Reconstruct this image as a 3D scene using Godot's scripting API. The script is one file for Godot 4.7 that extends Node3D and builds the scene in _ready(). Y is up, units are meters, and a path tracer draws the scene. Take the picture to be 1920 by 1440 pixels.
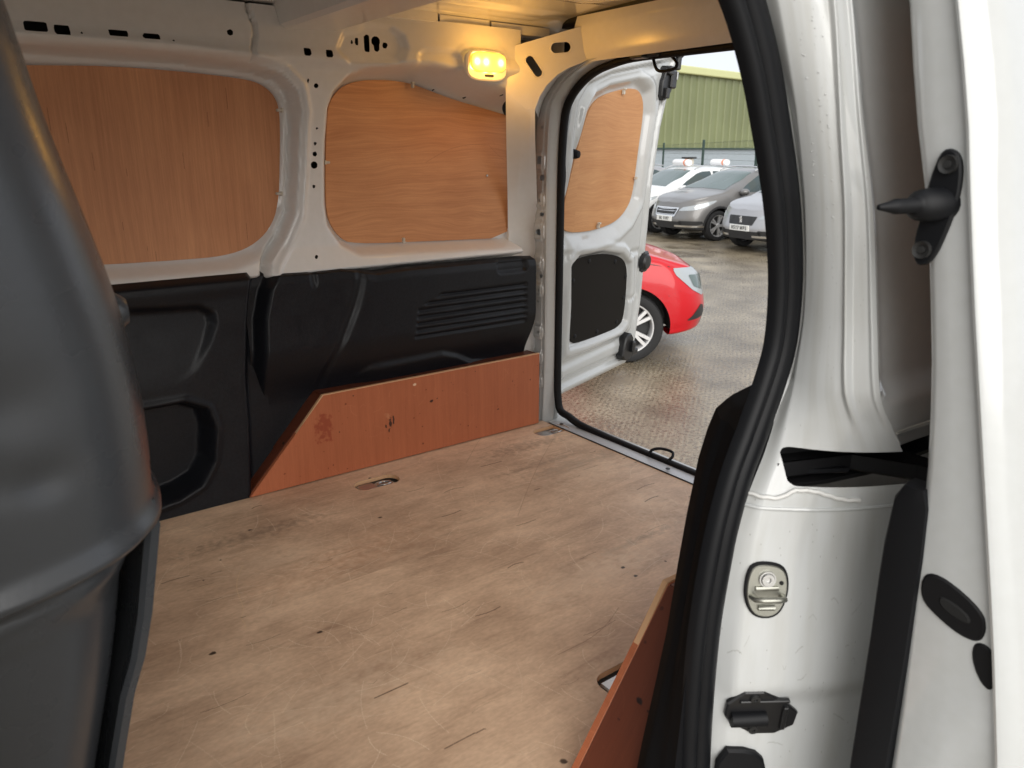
extends Node3D
# A panel van with its side and rear doors open in a wet car yard. x = towards the van's rear, y = up (0 = plywood floor), z = towards the kerb side.

const GROUND := -1.02
var org := {}          # world origin of every thing, so that parts can be built where they stand
var M := {}            # materials
var rng := RandomNumberGenerator.new()

# ------------------------------------------------------------------ mesh helpers
class MB:
	var v := PackedVector3Array()
	var uv := PackedVector2Array()

	func tri(a: Vector3, b: Vector3, c: Vector3, ua := Vector2.ZERO, ub := Vector2.ZERO, uc := Vector2.ZERO) -> void:
		v.append(a); v.append(b); v.append(c)
		uv.append(ua); uv.append(ub); uv.append(uc)

	func quad(a: Vector3, b: Vector3, c: Vector3, d: Vector3, ua := Vector2.ZERO, ub := Vector2.ZERO, uc := Vector2.ZERO, ud := Vector2.ZERO) -> void:
		tri(a, b, c, ua, ub, uc)
		tri(a, c, d, ua, uc, ud)

	# chamfered box
	func box(c: Vector3, s: Vector3, bev := 0.002, xf := Transform3D()) -> void:
		var h := s * 0.5
		bev = minf(bev, minf(h.x, minf(h.y, h.z)) * 0.6)
		var k := func(x: float, y: float, z: float, ax: int) -> Vector3:
			var p := Vector3(x * h.x, y * h.y, z * h.z)
			for i in 3:
				if i != ax:
					p[i] -= signf(p[i]) * bev
			return xf * (c + p)
		for ax in 3:
			var b := (ax + 1) % 3
			var e := (ax + 2) % 3
			for sg in [-1.0, 1.0]:
				var q := []
				for w in [[-1.0, -1.0], [1.0, -1.0], [1.0, 1.0], [-1.0, 1.0]]:
					var t := Vector3.ZERO
					t[ax] = sg; t[b] = w[0]; t[e] = w[1]
					q.append(k.call(t.x, t.y, t.z, ax))
				if sg > 0: q.reverse()
				var w1: float = s[b]
				var w2: float = s[e]
				quad(q[0], q[1], q[2], q[3], Vector2(0, 0), Vector2(w1, 0), Vector2(w1, w2), Vector2(0, w2))
			for s1 in [-1.0, 1.0]:
				for s2 in [-1.0, 1.0]:
					var p := []
					for w in [[-1.0, b], [1.0, b], [1.0, e], [-1.0, e]]:
						var t := Vector3.ZERO
						t[ax] = w[0]; t[b] = s1; t[e] = s2
						p.append(k.call(t.x, t.y, t.z, w[1]))
					if s1 * s2 > 0: p.reverse()
					quad(p[0], p[1], p[2], p[3])
		for sx in [-1.0, 1.0]:
			for sy in [-1.0, 1.0]:
				for sz in [-1.0, 1.0]:
					var a: Vector3 = k.call(sx, sy, sz, 0)
					var b2: Vector3 = k.call(sx, sy, sz, 1)
					var c2: Vector3 = k.call(sx, sy, sz, 2)
					if sx * sy * sz > 0: tri(a, c2, b2)
					else: tri(a, b2, c2)

	# polygon (local xy) pulled along local z from 0 to depth, front edge bevelled
	func prism(pts: PackedVector2Array, depth: float, xf := Transform3D(), bev := 0.0015, back := true, uvs := 1.0) -> void:
		var area := 0.0
		for i in pts.size():
			area += pts[i].cross(pts[(i + 1) % pts.size()])
		if area < 0.0:
			pts = pts.duplicate()
			pts.reverse()
		var n := pts.size()
		var inn := PackedVector2Array()
		for i in n:
			var e1 := (pts[i] - pts[(i + n - 1) % n]).normalized()
			var e2 := (pts[(i + 1) % n] - pts[i]).normalized()
			var m := Vector2(-e1.y - e2.y, e1.x + e2.x)
			inn.append(pts[i] + m * (bev / maxf(0.3, 0.5 * m.length_squared())))
		var tr := Geometry2D.triangulate_polygon(inn)
		if tr.is_empty():
			inn = pts
			tr = Geometry2D.triangulate_polygon(pts)
		for i in range(0, tr.size(), 3):
			var q := []
			for j in 3:
				q.append(inn[tr[i + j]])
			if (q[1] - q[0]).cross(q[2] - q[0]) > 0: q.reverse()
			tri(xf * Vector3(q[0].x, q[0].y, depth), xf * Vector3(q[1].x, q[1].y, depth), xf * Vector3(q[2].x, q[2].y, depth), q[0] * uvs, q[1] * uvs, q[2] * uvs)
			if back:
				tri(xf * Vector3(q[2].x, q[2].y, 0), xf * Vector3(q[1].x, q[1].y, 0), xf * Vector3(q[0].x, q[0].y, 0), q[2] * uvs, q[1] * uvs, q[0] * uvs)
		var run := 0.0
		for i in n:
			var j := (i + 1) % n
			var a := pts[i]
			var b := pts[j]
			var l := a.distance_to(b)
			var d1 := depth - signf(depth) * bev
			quad(xf * Vector3(a.x, a.y, 0), xf * Vector3(a.x, a.y, d1), xf * Vector3(b.x, b.y, d1), xf * Vector3(b.x, b.y, 0), Vector2(run, 0), Vector2(run, depth), Vector2(run + l, depth), Vector2(run + l, 0))
			quad(xf * Vector3(a.x, a.y, d1), xf * Vector3(inn[i].x, inn[i].y, depth), xf * Vector3(inn[j].x, inn[j].y, depth), xf * Vector3(b.x, b.y, d1), a * uvs, inn[i] * uvs, inn[j] * uvs, b * uvs)
			run += l

	# profile (closed, 2D) swept along a path; n1 is the direction of the profile's y
	func sweep(path: PackedVector3Array, prof: PackedVector2Array, up := Vector3.UP, closed := false, caps := true) -> void:
		var n := path.size()
		var m := prof.size()
		var rings := []
		for i in n:
			var a := path[(i + n - 1) % n] if closed or i > 0 else path[0]
			var b := path[(i + 1) % n] if closed or i < n - 1 else path[n - 1]
			var t := (b - a).normalized()
			var sd := t.cross(up).normalized()
			var u2 := sd.cross(t).normalized()
			var r := PackedVector3Array()
			for p in prof:
				r.append(path[i] + sd * p.x + u2 * p.y)
			rings.append(r)
		for i in (n if closed else n - 1):
			var r0: PackedVector3Array = rings[i]
			var r1: PackedVector3Array = rings[(i + 1) % n]
			for j in m:
				var k := (j + 1) % m
				quad(r0[j], r1[j], r1[k], r0[k], Vector2(i, j) * 0.1, Vector2(i + 1, j) * 0.1, Vector2(i + 1, j + 1) * 0.1, Vector2(i, j + 1) * 0.1)
		if caps and not closed:
			for e in [0, n - 1]:
				var r: PackedVector3Array = rings[e]
				for j in range(1, m - 1):
					if e == 0: tri(r[0], r[j], r[j + 1])
					else: tri(r[0], r[j + 1], r[j])

	func tube(path: PackedVector3Array, r: float, n := 8, closed := false, up := Vector3.UP, flat := 1.0) -> void:
		var prof := PackedVector2Array()
		for i in n:
			var a := TAU * i / n
			prof.append(Vector2(cos(a) * r, sin(a) * r * flat))
		sweep(path, prof, up, closed)

	# profile of (radius, height along axis y)
	func lathe(prof: PackedVector2Array, n: int, xf := Transform3D()) -> void:
		for i in n:
			var a := TAU * i / n
			var b := TAU * (i + 1) / n
			for j in prof.size() - 1:
				var p := prof[j]
				var q := prof[j + 1]
				quad(xf * Vector3(cos(a) * p.x, p.y, sin(a) * p.x), xf * Vector3(cos(a) * q.x, q.y, sin(a) * q.x), xf * Vector3(cos(b) * q.x, q.y, sin(b) * q.x), xf * Vector3(cos(b) * p.x, p.y, sin(b) * p.x))

	# rings of equal size joined by a skin
	func loft(rings: Array, closed := true, caps := false) -> void:
		for i in rings.size() - 1:
			var r0: PackedVector3Array = rings[i]
			var r1: PackedVector3Array = rings[i + 1]
			var m := r0.size()
			for j in (m if closed else m - 1):
				var k := (j + 1) % m
				quad(r0[j], r1[j], r1[k], r0[k], Vector2(j, i) * 0.05, Vector2(j, i + 1) * 0.05, Vector2(j + 1, i + 1) * 0.05, Vector2(j + 1, i) * 0.05)
		if caps:
			for e in [0, rings.size() - 1]:
				var r: PackedVector3Array = rings[e]
				for j in range(1, r.size() - 1):
					if e == 0: tri(r[0], r[j], r[j + 1])
					else: tri(r[0], r[j + 1], r[j])

	# smooth where neighbouring faces turn by less than crease degrees
	func finish(crease := 40.0) -> ArrayMesh:
		var nt := v.size() / 3
		var fn := PackedVector3Array()
		fn.resize(nt)
		var at := {}
		for i in nt:
			fn[i] = (v[i * 3 + 2] - v[i * 3]).cross(v[i * 3 + 1] - v[i * 3])
			if crease > 0.0:
				for j in 3:
					var k := Vector3i((v[i * 3 + j] * 8000.0).round())
					if not at.has(k): at[k] = PackedInt32Array()
					at[k].append(i)
		var cs := cos(deg_to_rad(crease))
		var nn := PackedVector3Array()
		nn.resize(v.size())
		for i in nt:
			var f := fn[i].normalized()
			for j in 3:
				var s := f
				if crease > 0.0:
					s = Vector3.ZERO
					for o in at[Vector3i((v[i * 3 + j] * 8000.0).round())]:
						if fn[o].normalized().dot(f) > cs: s += fn[o]
					s = s.normalized() if s.length_squared() > 1e-20 else f
				nn[i * 3 + j] = s if s.length_squared() > 0.1 else Vector3.UP
		var a := []
		a.resize(Mesh.ARRAY_MAX)
		a[Mesh.ARRAY_VERTEX] = v
		a[Mesh.ARRAY_NORMAL] = nn
		a[Mesh.ARRAY_TEX_UV] = uv
		var am := ArrayMesh.new()
		am.add_surface_from_arrays(Mesh.PRIMITIVE_TRIANGLES, a)
		return am


# a surface known at a grid of points; pieces of it are cut out along signed distances
class Grid:
	var nu: int
	var nv: int
	var P := PackedVector3Array()
	var N := PackedVector3Array()
	var U := PackedVector2Array()

	func _init(a: int, b: int, pos: Callable, uvf = null) -> void:
		nu = a; nv = b
		P.resize((nu + 1) * (nv + 1)); N.resize(P.size()); U.resize(P.size())
		for j in nv + 1:
			for i in nu + 1:
				var u := float(i) / nu
				var w := float(j) / nv
				var k := j * (nu + 1) + i
				P[k] = pos.call(u, w)
				U[k] = uvf.call(P[k]) if uvf != null else Vector2(u, w)
		for j in nv + 1:
			for i in nu + 1:
				var du := P[j * (nu + 1) + mini(i + 1, nu)] - P[j * (nu + 1) + maxi(i - 1, 0)]
				var dv := P[mini(j + 1, nv) * (nu + 1) + i] - P[maxi(j - 1, 0) * (nu + 1) + i]
				var n := du.cross(dv)
				N[j * (nu + 1) + i] = n.normalized() if n.length_squared() > 1e-24 else Vector3.UP

	# keep(P, N) > 0 is kept; off lifts the piece off the surface
	func emit(keep = null, off := 0.0) -> ArrayMesh:
		var s := PackedFloat32Array()
		if keep != null:
			s.resize(P.size())
			for k in P.size():
				s[k] = keep.call(P[k], N[k])
		var v := PackedVector3Array()
		var n := PackedVector3Array()
		var t := PackedVector2Array()
		var ix := PackedInt32Array()
		for k in P.size():
			v.append(P[k] + N[k] * off); n.append(N[k]); t.append(U[k])
		for j in nv:
			for i in nu:
				var a := j * (nu + 1) + i
				var q := [a, a + nu + 1, a + nu + 2, a + 1]
				if keep == null or (s[q[0]] > 0 and s[q[1]] > 0 and s[q[2]] > 0 and s[q[3]] > 0):
					for w in [0, 2, 1, 0, 3, 2]: ix.append(q[w])
					continue
				if s[q[0]] <= 0 and s[q[1]] <= 0 and s[q[2]] <= 0 and s[q[3]] <= 0: continue
				for tr in [[q[0], q[2], q[1]], [q[0], q[3], q[2]]]:
					var poly := PackedInt32Array()
					for e in 3:
						var c: int = tr[e]
						var d: int = tr[(e + 1) % 3]
						if s[c] > 0: poly.append(c)
						if (s[c] > 0) != (s[d] > 0):
							var f := s[c] / (s[c] - s[d])
							poly.append(v.size())
							v.append(v[c].lerp(v[d], f)); n.append(n[c].lerp(n[d], f).normalized()); t.append(t[c].lerp(t[d], f))
					for e in range(1, poly.size() - 1):
						ix.append(poly[0]); ix.append(poly[e]); ix.append(poly[e + 1])
		if ix.is_empty(): return null
		# godot fronts run clockwise: the normal of a,b,c is (c-a)x(b-a)
		var f0 := (v[ix[2]] - v[ix[0]]).cross(v[ix[1]] - v[ix[0]])
		if f0.dot(n[ix[0]]) < 0:
			for k in range(0, ix.size(), 3):
				var w := ix[k + 1]
				ix[k + 1] = ix[k + 2]; ix[k + 2] = w
		var r := []
		r.resize(Mesh.ARRAY_MAX)
		r[Mesh.ARRAY_VERTEX] = v; r[Mesh.ARRAY_NORMAL] = n; r[Mesh.ARRAY_TEX_UV] = t; r[Mesh.ARRAY_INDEX] = ix
		var am := ArrayMesh.new()
		am.add_surface_from_arrays(Mesh.PRIMITIVE_TRIANGLES, r)
		return am


func V2(a: Array) -> PackedVector2Array:
	var r := PackedVector2Array()
	for i in range(0, a.size(), 2): r.append(Vector2(a[i], a[i + 1]))
	return r

func chaikin(p: PackedVector2Array, times := 1, closed := true) -> PackedVector2Array:
	for k in times:
		var r := PackedVector2Array()
		var n := p.size()
		if not closed: r.append(p[0])
		for i in (n if closed else n - 1):
			var a := p[i]
			var b := p[(i + 1) % n]
			r.append(a.lerp(b, 0.25)); r.append(a.lerp(b, 0.75))
		if not closed: r.append(p[n - 1])
		p = r
	return p

func spline(p: PackedVector3Array, per := 6, closed := false) -> PackedVector3Array:
	var r := PackedVector3Array()
	var n := p.size()
	for i in (n if closed else n - 1):
		var a := p[(i + n - 1) % n] if closed or i > 0 else p[0] * 2.0 - p[1]
		var b := p[i]
		var c := p[(i + 1) % n]
		var d := p[(i + 2) % n] if closed or i + 2 < n else p[n - 1] * 2.0 - p[n - 2]
		for k in per:
			r.append(b.cubic_interpolate(c, a, d, float(k) / per))
	if not closed: r.append(p[n - 1])
	return r

func V3(a: Array) -> PackedVector3Array:
	var r := PackedVector3Array()
	for i in range(0, a.size(), 3): r.append(Vector3(a[i], a[i + 1], a[i + 2]))
	return r

# signed distance to a polygon, negative inside
static func sdf(p: PackedVector2Array, x: float, y: float) -> float:
	var q := Vector2(x, y)
	var d := 1e9
	var inside := false
	var n := p.size()
	var b := p[n - 1]
	for i in n:
		var a := p[i]
		var e := b - a
		var w := q - a
		var t := clampf(w.dot(e) / maxf(e.length_squared(), 1e-12), 0.0, 1.0)
		d = minf(d, (w - e * t).length_squared())
		if (a.y > y) != (b.y > y) and x < (b.x - a.x) * (y - a.y) / (b.y - a.y) + a.x: inside = not inside
		b = a
	return -sqrt(d) if inside else sqrt(d)

static func rbox(x: float, y: float, cx: float, cy: float, hx: float, hy: float, r := 0.0) -> float:
	var q := Vector2(absf(x - cx) - hx + r, absf(y - cy) - hy + r)
	return Vector2(maxf(q.x, 0), maxf(q.y, 0)).length() + minf(maxf(q.x, q.y), 0.0) - r

static func sm(a: float, b: float, x: float) -> float:
	var t := clampf((x - a) / (b - a), 0.0, 1.0)
	return t * t * (3.0 - 2.0 * t)

# piecewise linear table [x0, y0, x1, y1 ...]
static func tab(t: Array, x: float, w := 2, col := 1) -> float:
	var n := t.size() / w
	var up: bool = t[(n - 1) * w] > t[0]
	for i in n - 1:
		var a: float = t[i * w]
		var b: float = t[(i + 1) * w]
		if (up and x <= b) or (not up and x >= b):
			var f := clampf((x - a) / (b - a), 0.0, 1.0)
			return lerpf(t[i * w + col], t[(i + 1) * w + col], f)
	return t[(n - 1) * w + col]

# ------------------------------------------------------------------ scene tree helpers
func thing(called: String, label: String, category: String, at := Vector3.ZERO, turn := 0.0, group := "") -> Node3D:
	var o := Node3D.new()
	o.name = called
	add_child(o, true)
	o.position = at
	o.rotation.y = turn
	org[o] = at
	o.set_meta("label", label)
	o.set_meta("category", category)
	if group != "": o.set_meta("group", group)
	return o

# a mesh; inv moves a mesh built in world places under a thing that stands elsewhere
func obj(called: String, mesh, m: Material, parent: Node3D = self, label := "") -> MeshInstance3D:
	var o := MeshInstance3D.new()
	o.name = called
	o.mesh = mesh.finish() if mesh is MB else mesh
	o.material_override = m
	parent.add_child(o, true)
	if org.has(parent) and parent.rotation.y == 0.0 and not parent.has_meta("local"):
		o.position = -org[parent]
		org[o] = Vector3.ZERO
	if label != "": o.set_meta("label", label)
	return o

func struct(called: String, mesh, m: Material) -> MeshInstance3D:
	var o := obj(called, mesh, m)
	o.set_meta("kind", "structure")
	return o

func L(r: float, g: float, b: float) -> Color:
	return Color(r, g, b).linear_to_srgb()

func mat(c: Color, rough := 0.5, metal := 0.0) -> StandardMaterial3D:
	var m := StandardMaterial3D.new()
	m.albedo_color = c
	m.roughness = rough
	m.metallic = metal
	m.cull_mode = BaseMaterial3D.CULL_DISABLED
	return m

func noise_tex(freq: float, sz := 512, seed_ := 1, oct := 4, ramp = null, normal := false, strength := 4.0) -> NoiseTexture2D:
	var n := FastNoiseLite.new()
	n.seed = seed_
	n.frequency = freq
	n.fractal_octaves = oct
	var t := NoiseTexture2D.new()
	t.width = sz; t.height = sz
	t.seamless = true
	t.noise = n
	if ramp != null:
		var g := Gradient.new()
		g.offsets = PackedFloat32Array([0.0, 1.0])
		g.colors = PackedColorArray(ramp)
		t.color_ramp = g
	t.as_normal_map = normal
	t.bump_strength = strength
	return t

func tri_uv(m: StandardMaterial3D, scale: float) -> void:
	m.uv1_triplanar = true
	m.uv1_world_triplanar = true
	m.uv1_scale = Vector3.ONE * scale

func fnl(seed_: int, freq: float, oct := 3) -> FastNoiseLite:
	var n := FastNoiseLite.new()
	n.seed = seed_
	n.frequency = freq
	n.fractal_octaves = oct
	return n

# plywood veneer; grain runs along x of the picture. w x h metres at ppm pixels per metre
func wood(seed_: int, w: float, h: float, ppm: int, base: Color, dark: Color, swirl: float, worn := 0.0, con := 1.0) -> Image:
	var W := int(w * ppm)
	var H := int(h * ppm)
	var n1 := fnl(seed_, 1.0, 2)
	var n2 := fnl(seed_ + 1, 1.0, 3)
	var n3 := fnl(seed_ + 2, 1.0, 4)
	var data := PackedByteArray()
	data.resize(W * H * 3)
	var k := 0
	var s := 1.0 / ppm
	for y in H:
		var fy := y * s
		for x in W:
			var fx := x * s
			var warp := n2.get_noise_2d(fx * 1.6, fy * 4.0)
			var yy := fy + warp * swirl
			var band := n1.get_noise_2d(fx * 1.1 + 7.0, yy * 55.0)
			var fib := n3.get_noise_2d(fx * 9.0, yy * 420.0)
			var cloud := n2.get_noise_2d(fx * 3.0 + 30.0, fy * 5.0 + 11.0)
			var t := 0.42 + band * 0.20 + fib * 0.30 + cloud * 0.26 + n1.get_noise_2d(fx * 2.2 + 3.0, yy * 150.0) * 0.16
			if worn > 0.0:
				var st := n3.get_noise_2d(fx * 1.7 + 50.0, fy * 11.0)
				var st2 := n3.get_noise_2d(fx * 5.0 + 90.0, fy * 42.0)
				t = 0.33 + band * 0.05 + fib * 0.08 + cloud * 0.38 + n2.get_noise_2d(fx * 14.0, fy * 24.0) * 0.16 + n3.get_noise_2d(fx * 60.0, fy * 110.0) * 0.16 + worn * (maxf(0.0, st - 0.12) * 0.8 + maxf(0.0, st2 - 0.25) * 1.0)
			t = clampf(0.45 + (t - 0.45) * con, 0.0, 1.0)
			var c := base.lerp(dark, t)
			data[k] = int(c.r * 255.0); data[k + 1] = int(c.g * 255.0); data[k + 2] = int(c.b * 255.0)
			k += 3
	return Image.create_from_data(W, H, false, Image.FORMAT_RGB8, data)

# a scratch or a mark drawn into a picture of a surface
func stroke(im: Image, a: Vector2, b: Vector2, bend: float, c: Color, alpha: float, width := 1) -> void:
	var n := int(a.distance_to(b)) + 2
	var side := (b - a).orthogonal().normalized() * bend
	for i in n:
		var t := float(i) / n
		var p := a.lerp(b, t) + side * sin(t * PI)
		for dx in width:
			for dy in width:
				var x := int(p.x) + dx
				var y := int(p.y) + dy
				if x >= 0 and y >= 0 and x < im.get_width() and y < im.get_height():
					im.set_pixel(x, y, im.get_pixel(x, y).lerp(c, alpha * (0.5 + 0.5 * rng.randf())))

func blot(im: Image, c: Vector2, rx: float, ry: float, col: Color, alpha: float, ns: FastNoiseLite, hard := 2.2) -> void:
	for y in range(maxi(0, int(c.y - ry)), mini(im.get_height(), int(c.y + ry) + 1)):
		for x in range(maxi(0, int(c.x - rx)), mini(im.get_width(), int(c.x + rx) + 1)):
			var d := Vector2((x - c.x) / rx, (y - c.y) / ry).length() + ns.get_noise_2d(x, y) * 0.9
			var a := clampf((1.0 - d) * hard, 0.0, 1.0) * alpha
			if a > 0.0: im.set_pixel(x, y, im.get_pixel(x, y).lerp(col, a))

func wood_mat(im: Image, w: float, h: float, ox: float, oy: float, rough: float, rot := false, bump := 0.03) -> StandardMaterial3D:
	var m := mat(Color.WHITE, rough)
	im.generate_mipmaps()
	m.albedo_texture = ImageTexture.create_from_image(im)
	m.uv1_scale = Vector3(1.0 / w, 1.0 / h, 1)
	m.uv1_offset = Vector3(ox, oy, 0)
	return m

# ------------------------------------------------------------------ outlines measured on the van
var ply_l := V2([0.084, 1.071, 0.241, 1.080, 0.383, 1.087, 0.532, 1.085, 0.690, 1.076, 0.736, 1.065, 0.768, 1.038, 0.778, 0.999, 0.767, 0.880, 0.753, 0.764, 0.723, 0.702, 0.669, 0.660, 0.597, 0.641, 0.491, 0.640, 0.339, 0.642, 0.107, 0.650])
var ply_r := V2([0.908, 1.003, 0.922, 1.037, 0.956, 1.070, 1.004, 1.087, 1.086, 1.093, 1.162, 1.089, 1.223, 1.073, 1.314, 1.049, 1.410, 1.030, 1.510, 1.010, 1.585, 0.993, 1.59, 0.628, 1.206, 0.639, 0.959, 0.647, 0.920, 0.669, 0.891, 0.715, 0.887, 0.766, 0.895, 0.879])
var frame_l := V2([-0.3, 1.10, 0.235, 1.104, 0.488, 1.107, 0.695, 1.096, 0.761, 1.079, 0.793, 1.049, 0.802, 0.998, 0.792, 0.880, 0.773, 0.745, 0.738, 0.678, 0.690, 0.625, 0.663, 0.558, 0.63, 0.4, -0.3, 0.4])
var boss := V2([0.91, 1.15, 0.93, 1.19, 0.97, 1.2, 0.99, 1.212, 1.06, 1.214, 1.09, 1.195, 1.1, 1.165, 1.08, 1.13, 1.0, 1.125, 0.94, 1.12])
const ZP := -2.056       # plane just behind the plywood wall panels
const DOOR_A := Vector3(1.879, 0, -2.165)
const ZC := -1.337       # middle of the van
# x, y, half width, half height, corner radius of the holes in the side wall
var wall_holes := [
	[0.243, 1.146, 0.021, 0.010, 0.001], [0.290, 1.143, 0.0145, 0.010, 0.001], [0.325, 1.141, 0.0035, 0.0035, 0.0035], [0.398, 1.146, 0.019, 0.0065, 0.001], [0.464, 1.145, 0.018, 0.006, 0.001],
	[0.508, 1.139, 0.0035, 0.0035, 0.0035], [0.640, 1.168, 0.0075, 0.007, 0.007], [0.825, 1.138, 0.0095, 0.009, 0.001], [0.883, 1.138, 0.0095, 0.009, 0.001],
	[0.955, 1.172, 0.004, 0.005, 0.004], [0.969, 1.174, 0.004, 0.010, 0.002], [0.997, 1.172, 0.0075, 0.021, 0.003], [1.022, 1.179, 0.012, 0.012, 0.012], [1.024, 1.165, 0.0075, 0.012, 0.0075], [1.047, 1.170, 0.007, 0.007, 0.004],
	[0.954, 1.219, 0.003, 0.004, 0.003], [0.830, 1.073, 0.003, 0.006, 0.001], [0.851, 1.062, 0.0065, 0.006, 0.006], [0.854, 0.959, 0.004, 0.004, 0.004], [0.848, 0.921, 0.005, 0.005, 0.005],
	[0.845, 0.895, 0.0065, 0.0065, 0.0065], [0.841, 0.867, 0.0095, 0.0095, 0.0095], [0.836, 0.812, 0.005, 0.005, 0.005], [0.822, 0.628, 0.005, 0.005, 0.002], [0.845, 1.2035, 0.027, 0.005, 0.005],
	[1.245, 1.073, 0.004, 0.003, 0.002], [1.345, 1.055, 0.005, 0.003, 0.002], [1.46, 1.04, 0.003, 0.003, 0.003], [1.43, 1.062, 0.004, 0.003, 0.003]]

func wall_point(u: float, w: float) -> Vector3:
	var y := lerpf(0.55, 1.236, w)
	var x := lerpf(-0.32, lerpf(1.512, 1.458, sm(1.0, 1.06, y)), u)
	var z := -2.0 + 0.028 * sm(0.9, 1.1, y)
	z += 0.022 * sm(1.104, 1.124, y) * (1.0 - 0.4 * sm(1.13, 1.16, y))
	var box_r := sm(0.98, 1.27, x)
	z += 0.05 * box_r * sm(1.0, 1.06, y)
	z += 0.050 * clampf((0.655 - y) / 0.085, 0.0, 1.0)
	var df := sdf(frame_l, x, y) if x < 0.9 else 0.2
	if df < 0.0:
		z -= 0.016
	if df > -0.03 and df < 0.06:
		z -= 0.034 * sm(0.010, 0.004, absf(df + 0.004)) - 0.010 * sm(0.012, 0.0, absf(df - 0.026))
	z -= 0.016 * sm(0.005, 0.0015, absf(x - 0.694 - 0.006 * sin(y * 60.0))) * sm(1.10, 1.12, y)
	if x > 0.85 and x < 1.2 and y > 1.08:
		z -= 0.011 * sm(0.008, -0.008, sdf(boss, x, y))
	if y > 1.10 and x > 1.1 and x < 1.27:
		z -= 0.012 * sm(0.012, -0.004, rbox(x, y, 1.19, 1.134, 0.055, 0.024, 0.02))
	# raised surround of the lamp
	if x > 1.2:
		z += 0.003 * sm(0.008, -0.004, rbox(x, y, 1.324, 1.131, 0.088, 0.056, 0.045))
	z -= 0.07 * sm(0.592, 0.574, y)
	var dr := sdf(ply_r, x, y) if x > 0.8 else 0.5
	if dr < 0.08:
		var top := sm(0.98, 1.02, y)
		z = lerpf(ZP, z, sm(0.0, lerpf(0.028, lerpf(0.03, 0.055, box_r), top), dr))
	var dl := sdf(ply_l, x, y) if x < 0.9 else 0.5
	if dl < 0.06:
		z = lerpf(ZP, z, sm(0.0, 0.034, dl))
	return Vector3(x, y, z)

func wall_keep(p: Vector3, _n: Vector3) -> float:
	var d := 1.0
	for h in wall_holes:
		if absf(p.x - h[0]) < 0.06 and absf(p.y - h[1]) < 0.05:
			d = minf(d, rbox(p.x, p.y, h[0], h[1], h[2], h[3], h[4]))
	# nothing is needed behind the two plywood panels
	if p.x < 0.9: d = minf(d, sdf(ply_l, p.x, p.y) + 0.02)
	if p.x > 0.8: d = minf(d, sdf(ply_r, p.x, p.y) + 0.02)
	return d

func liner_r(u: float, w: float) -> Vector3:
	var y0 := -0.05
	var x := lerpf(0.62, 1.545, u)
	var ytop := tab([0.6, 0.58, 0.64, 0.592, 0.673, 0.602, 0.80, 0.598, 0.88, 0.599, 0.93, 0.591, 0.977, 0.581, 1.079, 0.585, 1.28, 0.582, 1.486, 0.581, 1.56, 0.576], x)
	var y := lerpf(y0, ytop, w)
	var z := -1.936
	z -= 0.070 * sm(0.40, 0.22, y)
	z -= 0.030 * sm(ytop - 0.010, ytop, y) + 0.004 * sm(ytop - 0.03, ytop - 0.012, y)
	var xe := tab([-0.1, 0.57, 0.144, 0.623, 0.34, 0.623, 0.482, 0.635, 0.557, 0.656, 0.61, 0.69], y)
	z -= 0.045 * sm(xe + 0.028, xe, x)
	z -= 0.006 * sm(0.02, 0.0, absf(x - lerpf(0.80, 0.93, sm(0.2, 0.6, y)))) + 0.010 * sm(0.95, 0.86, x) * sm(0.1, 0.5, y)
	z -= 0.006 * sm(0.012, 0.002, absf(x - 0.795)) * sm(0.545, 0.57, y)
	# grille of moulded slots
	var gx := tab([0.36, 1.085, 0.46, 1.10, 0.50, 1.19], y)
	if y > 0.355 and y < 0.50 and x > gx - 0.01 and x < 1.515:
		var f := (y - 0.365) / 0.0195
		var s := absf(f - floorf(f) - 0.5) * 0.0195
		z -= 0.007 * sm(0.0065, 0.0035, s) * sm(gx, gx + 0.012, x) * sm(1.512, 1.50, x) * sm(0.362, 0.366, y) * sm(0.502, 0.498, y)
	# wheel arch bulge and its lip
	var ya := tab([0.9, 0.27, 0.96, 0.30, 1.0, 0.30, 1.2, 0.305, 1.26, 0.285, 1.33, 0.25, 1.5, 0.22], x)
	z += 0.016 * sm(ya + 0.012, ya - 0.012, y) * sm(0.9, 1.0, x)
	# tray at the rear top corner
	z -= 0.012 * sm(0.008, -0.004, rbox(x, y, 1.45, 0.555, 0.055, 0.016, 0.012))
	return Vector3(x, y, z)

var pocket_a := V2([0.20, 0.545, 0.357, 0.541, 0.497, 0.533, 0.524, 0.514, 0.525, 0.487, 0.506, 0.441, 0.467, 0.378, 0.425, 0.350, 0.362, 0.343, 0.20, 0.355])
var pocket_b := V2([0.18, 0.294, 0.373, 0.292, 0.431, 0.293, 0.480, 0.268, 0.492, 0.215, 0.478, 0.128, 0.445, 0.076, 0.389, 0.053, 0.343, 0.047, 0.18, 0.05])

func liner_l(u: float, w: float) -> Vector3:
	var x := lerpf(-0.35, 0.66, u)
	var y := lerpf(-0.06, 0.604, w)
	var z := -1.950
	z -= 0.03 * sm(0.592, 0.603, y) - 0.004 * sm(0.03, 0.0, absf(y - 0.575))
	var xe := tab([-0.1, 0.585, 0.036, 0.592, 0.19, 0.604, 0.339, 0.609, 0.481, 0.626, 0.601, 0.648], y)
	z -= 0.05 * sm(xe - 0.022, xe, x)
	z -= 0.022 * sm(0.010, -0.012, sdf(pocket_a, x, y)) * sm(0.33, 0.54, y) 
	z -= 0.075 * sm(0.008, -0.014, sdf(pocket_b, x, y))
	z += 0.006 * sm(0.012, 0.002, absf(sdf(pocket_b, x, y) - 0.014))
	return Vector3(x, y, z)

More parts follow.
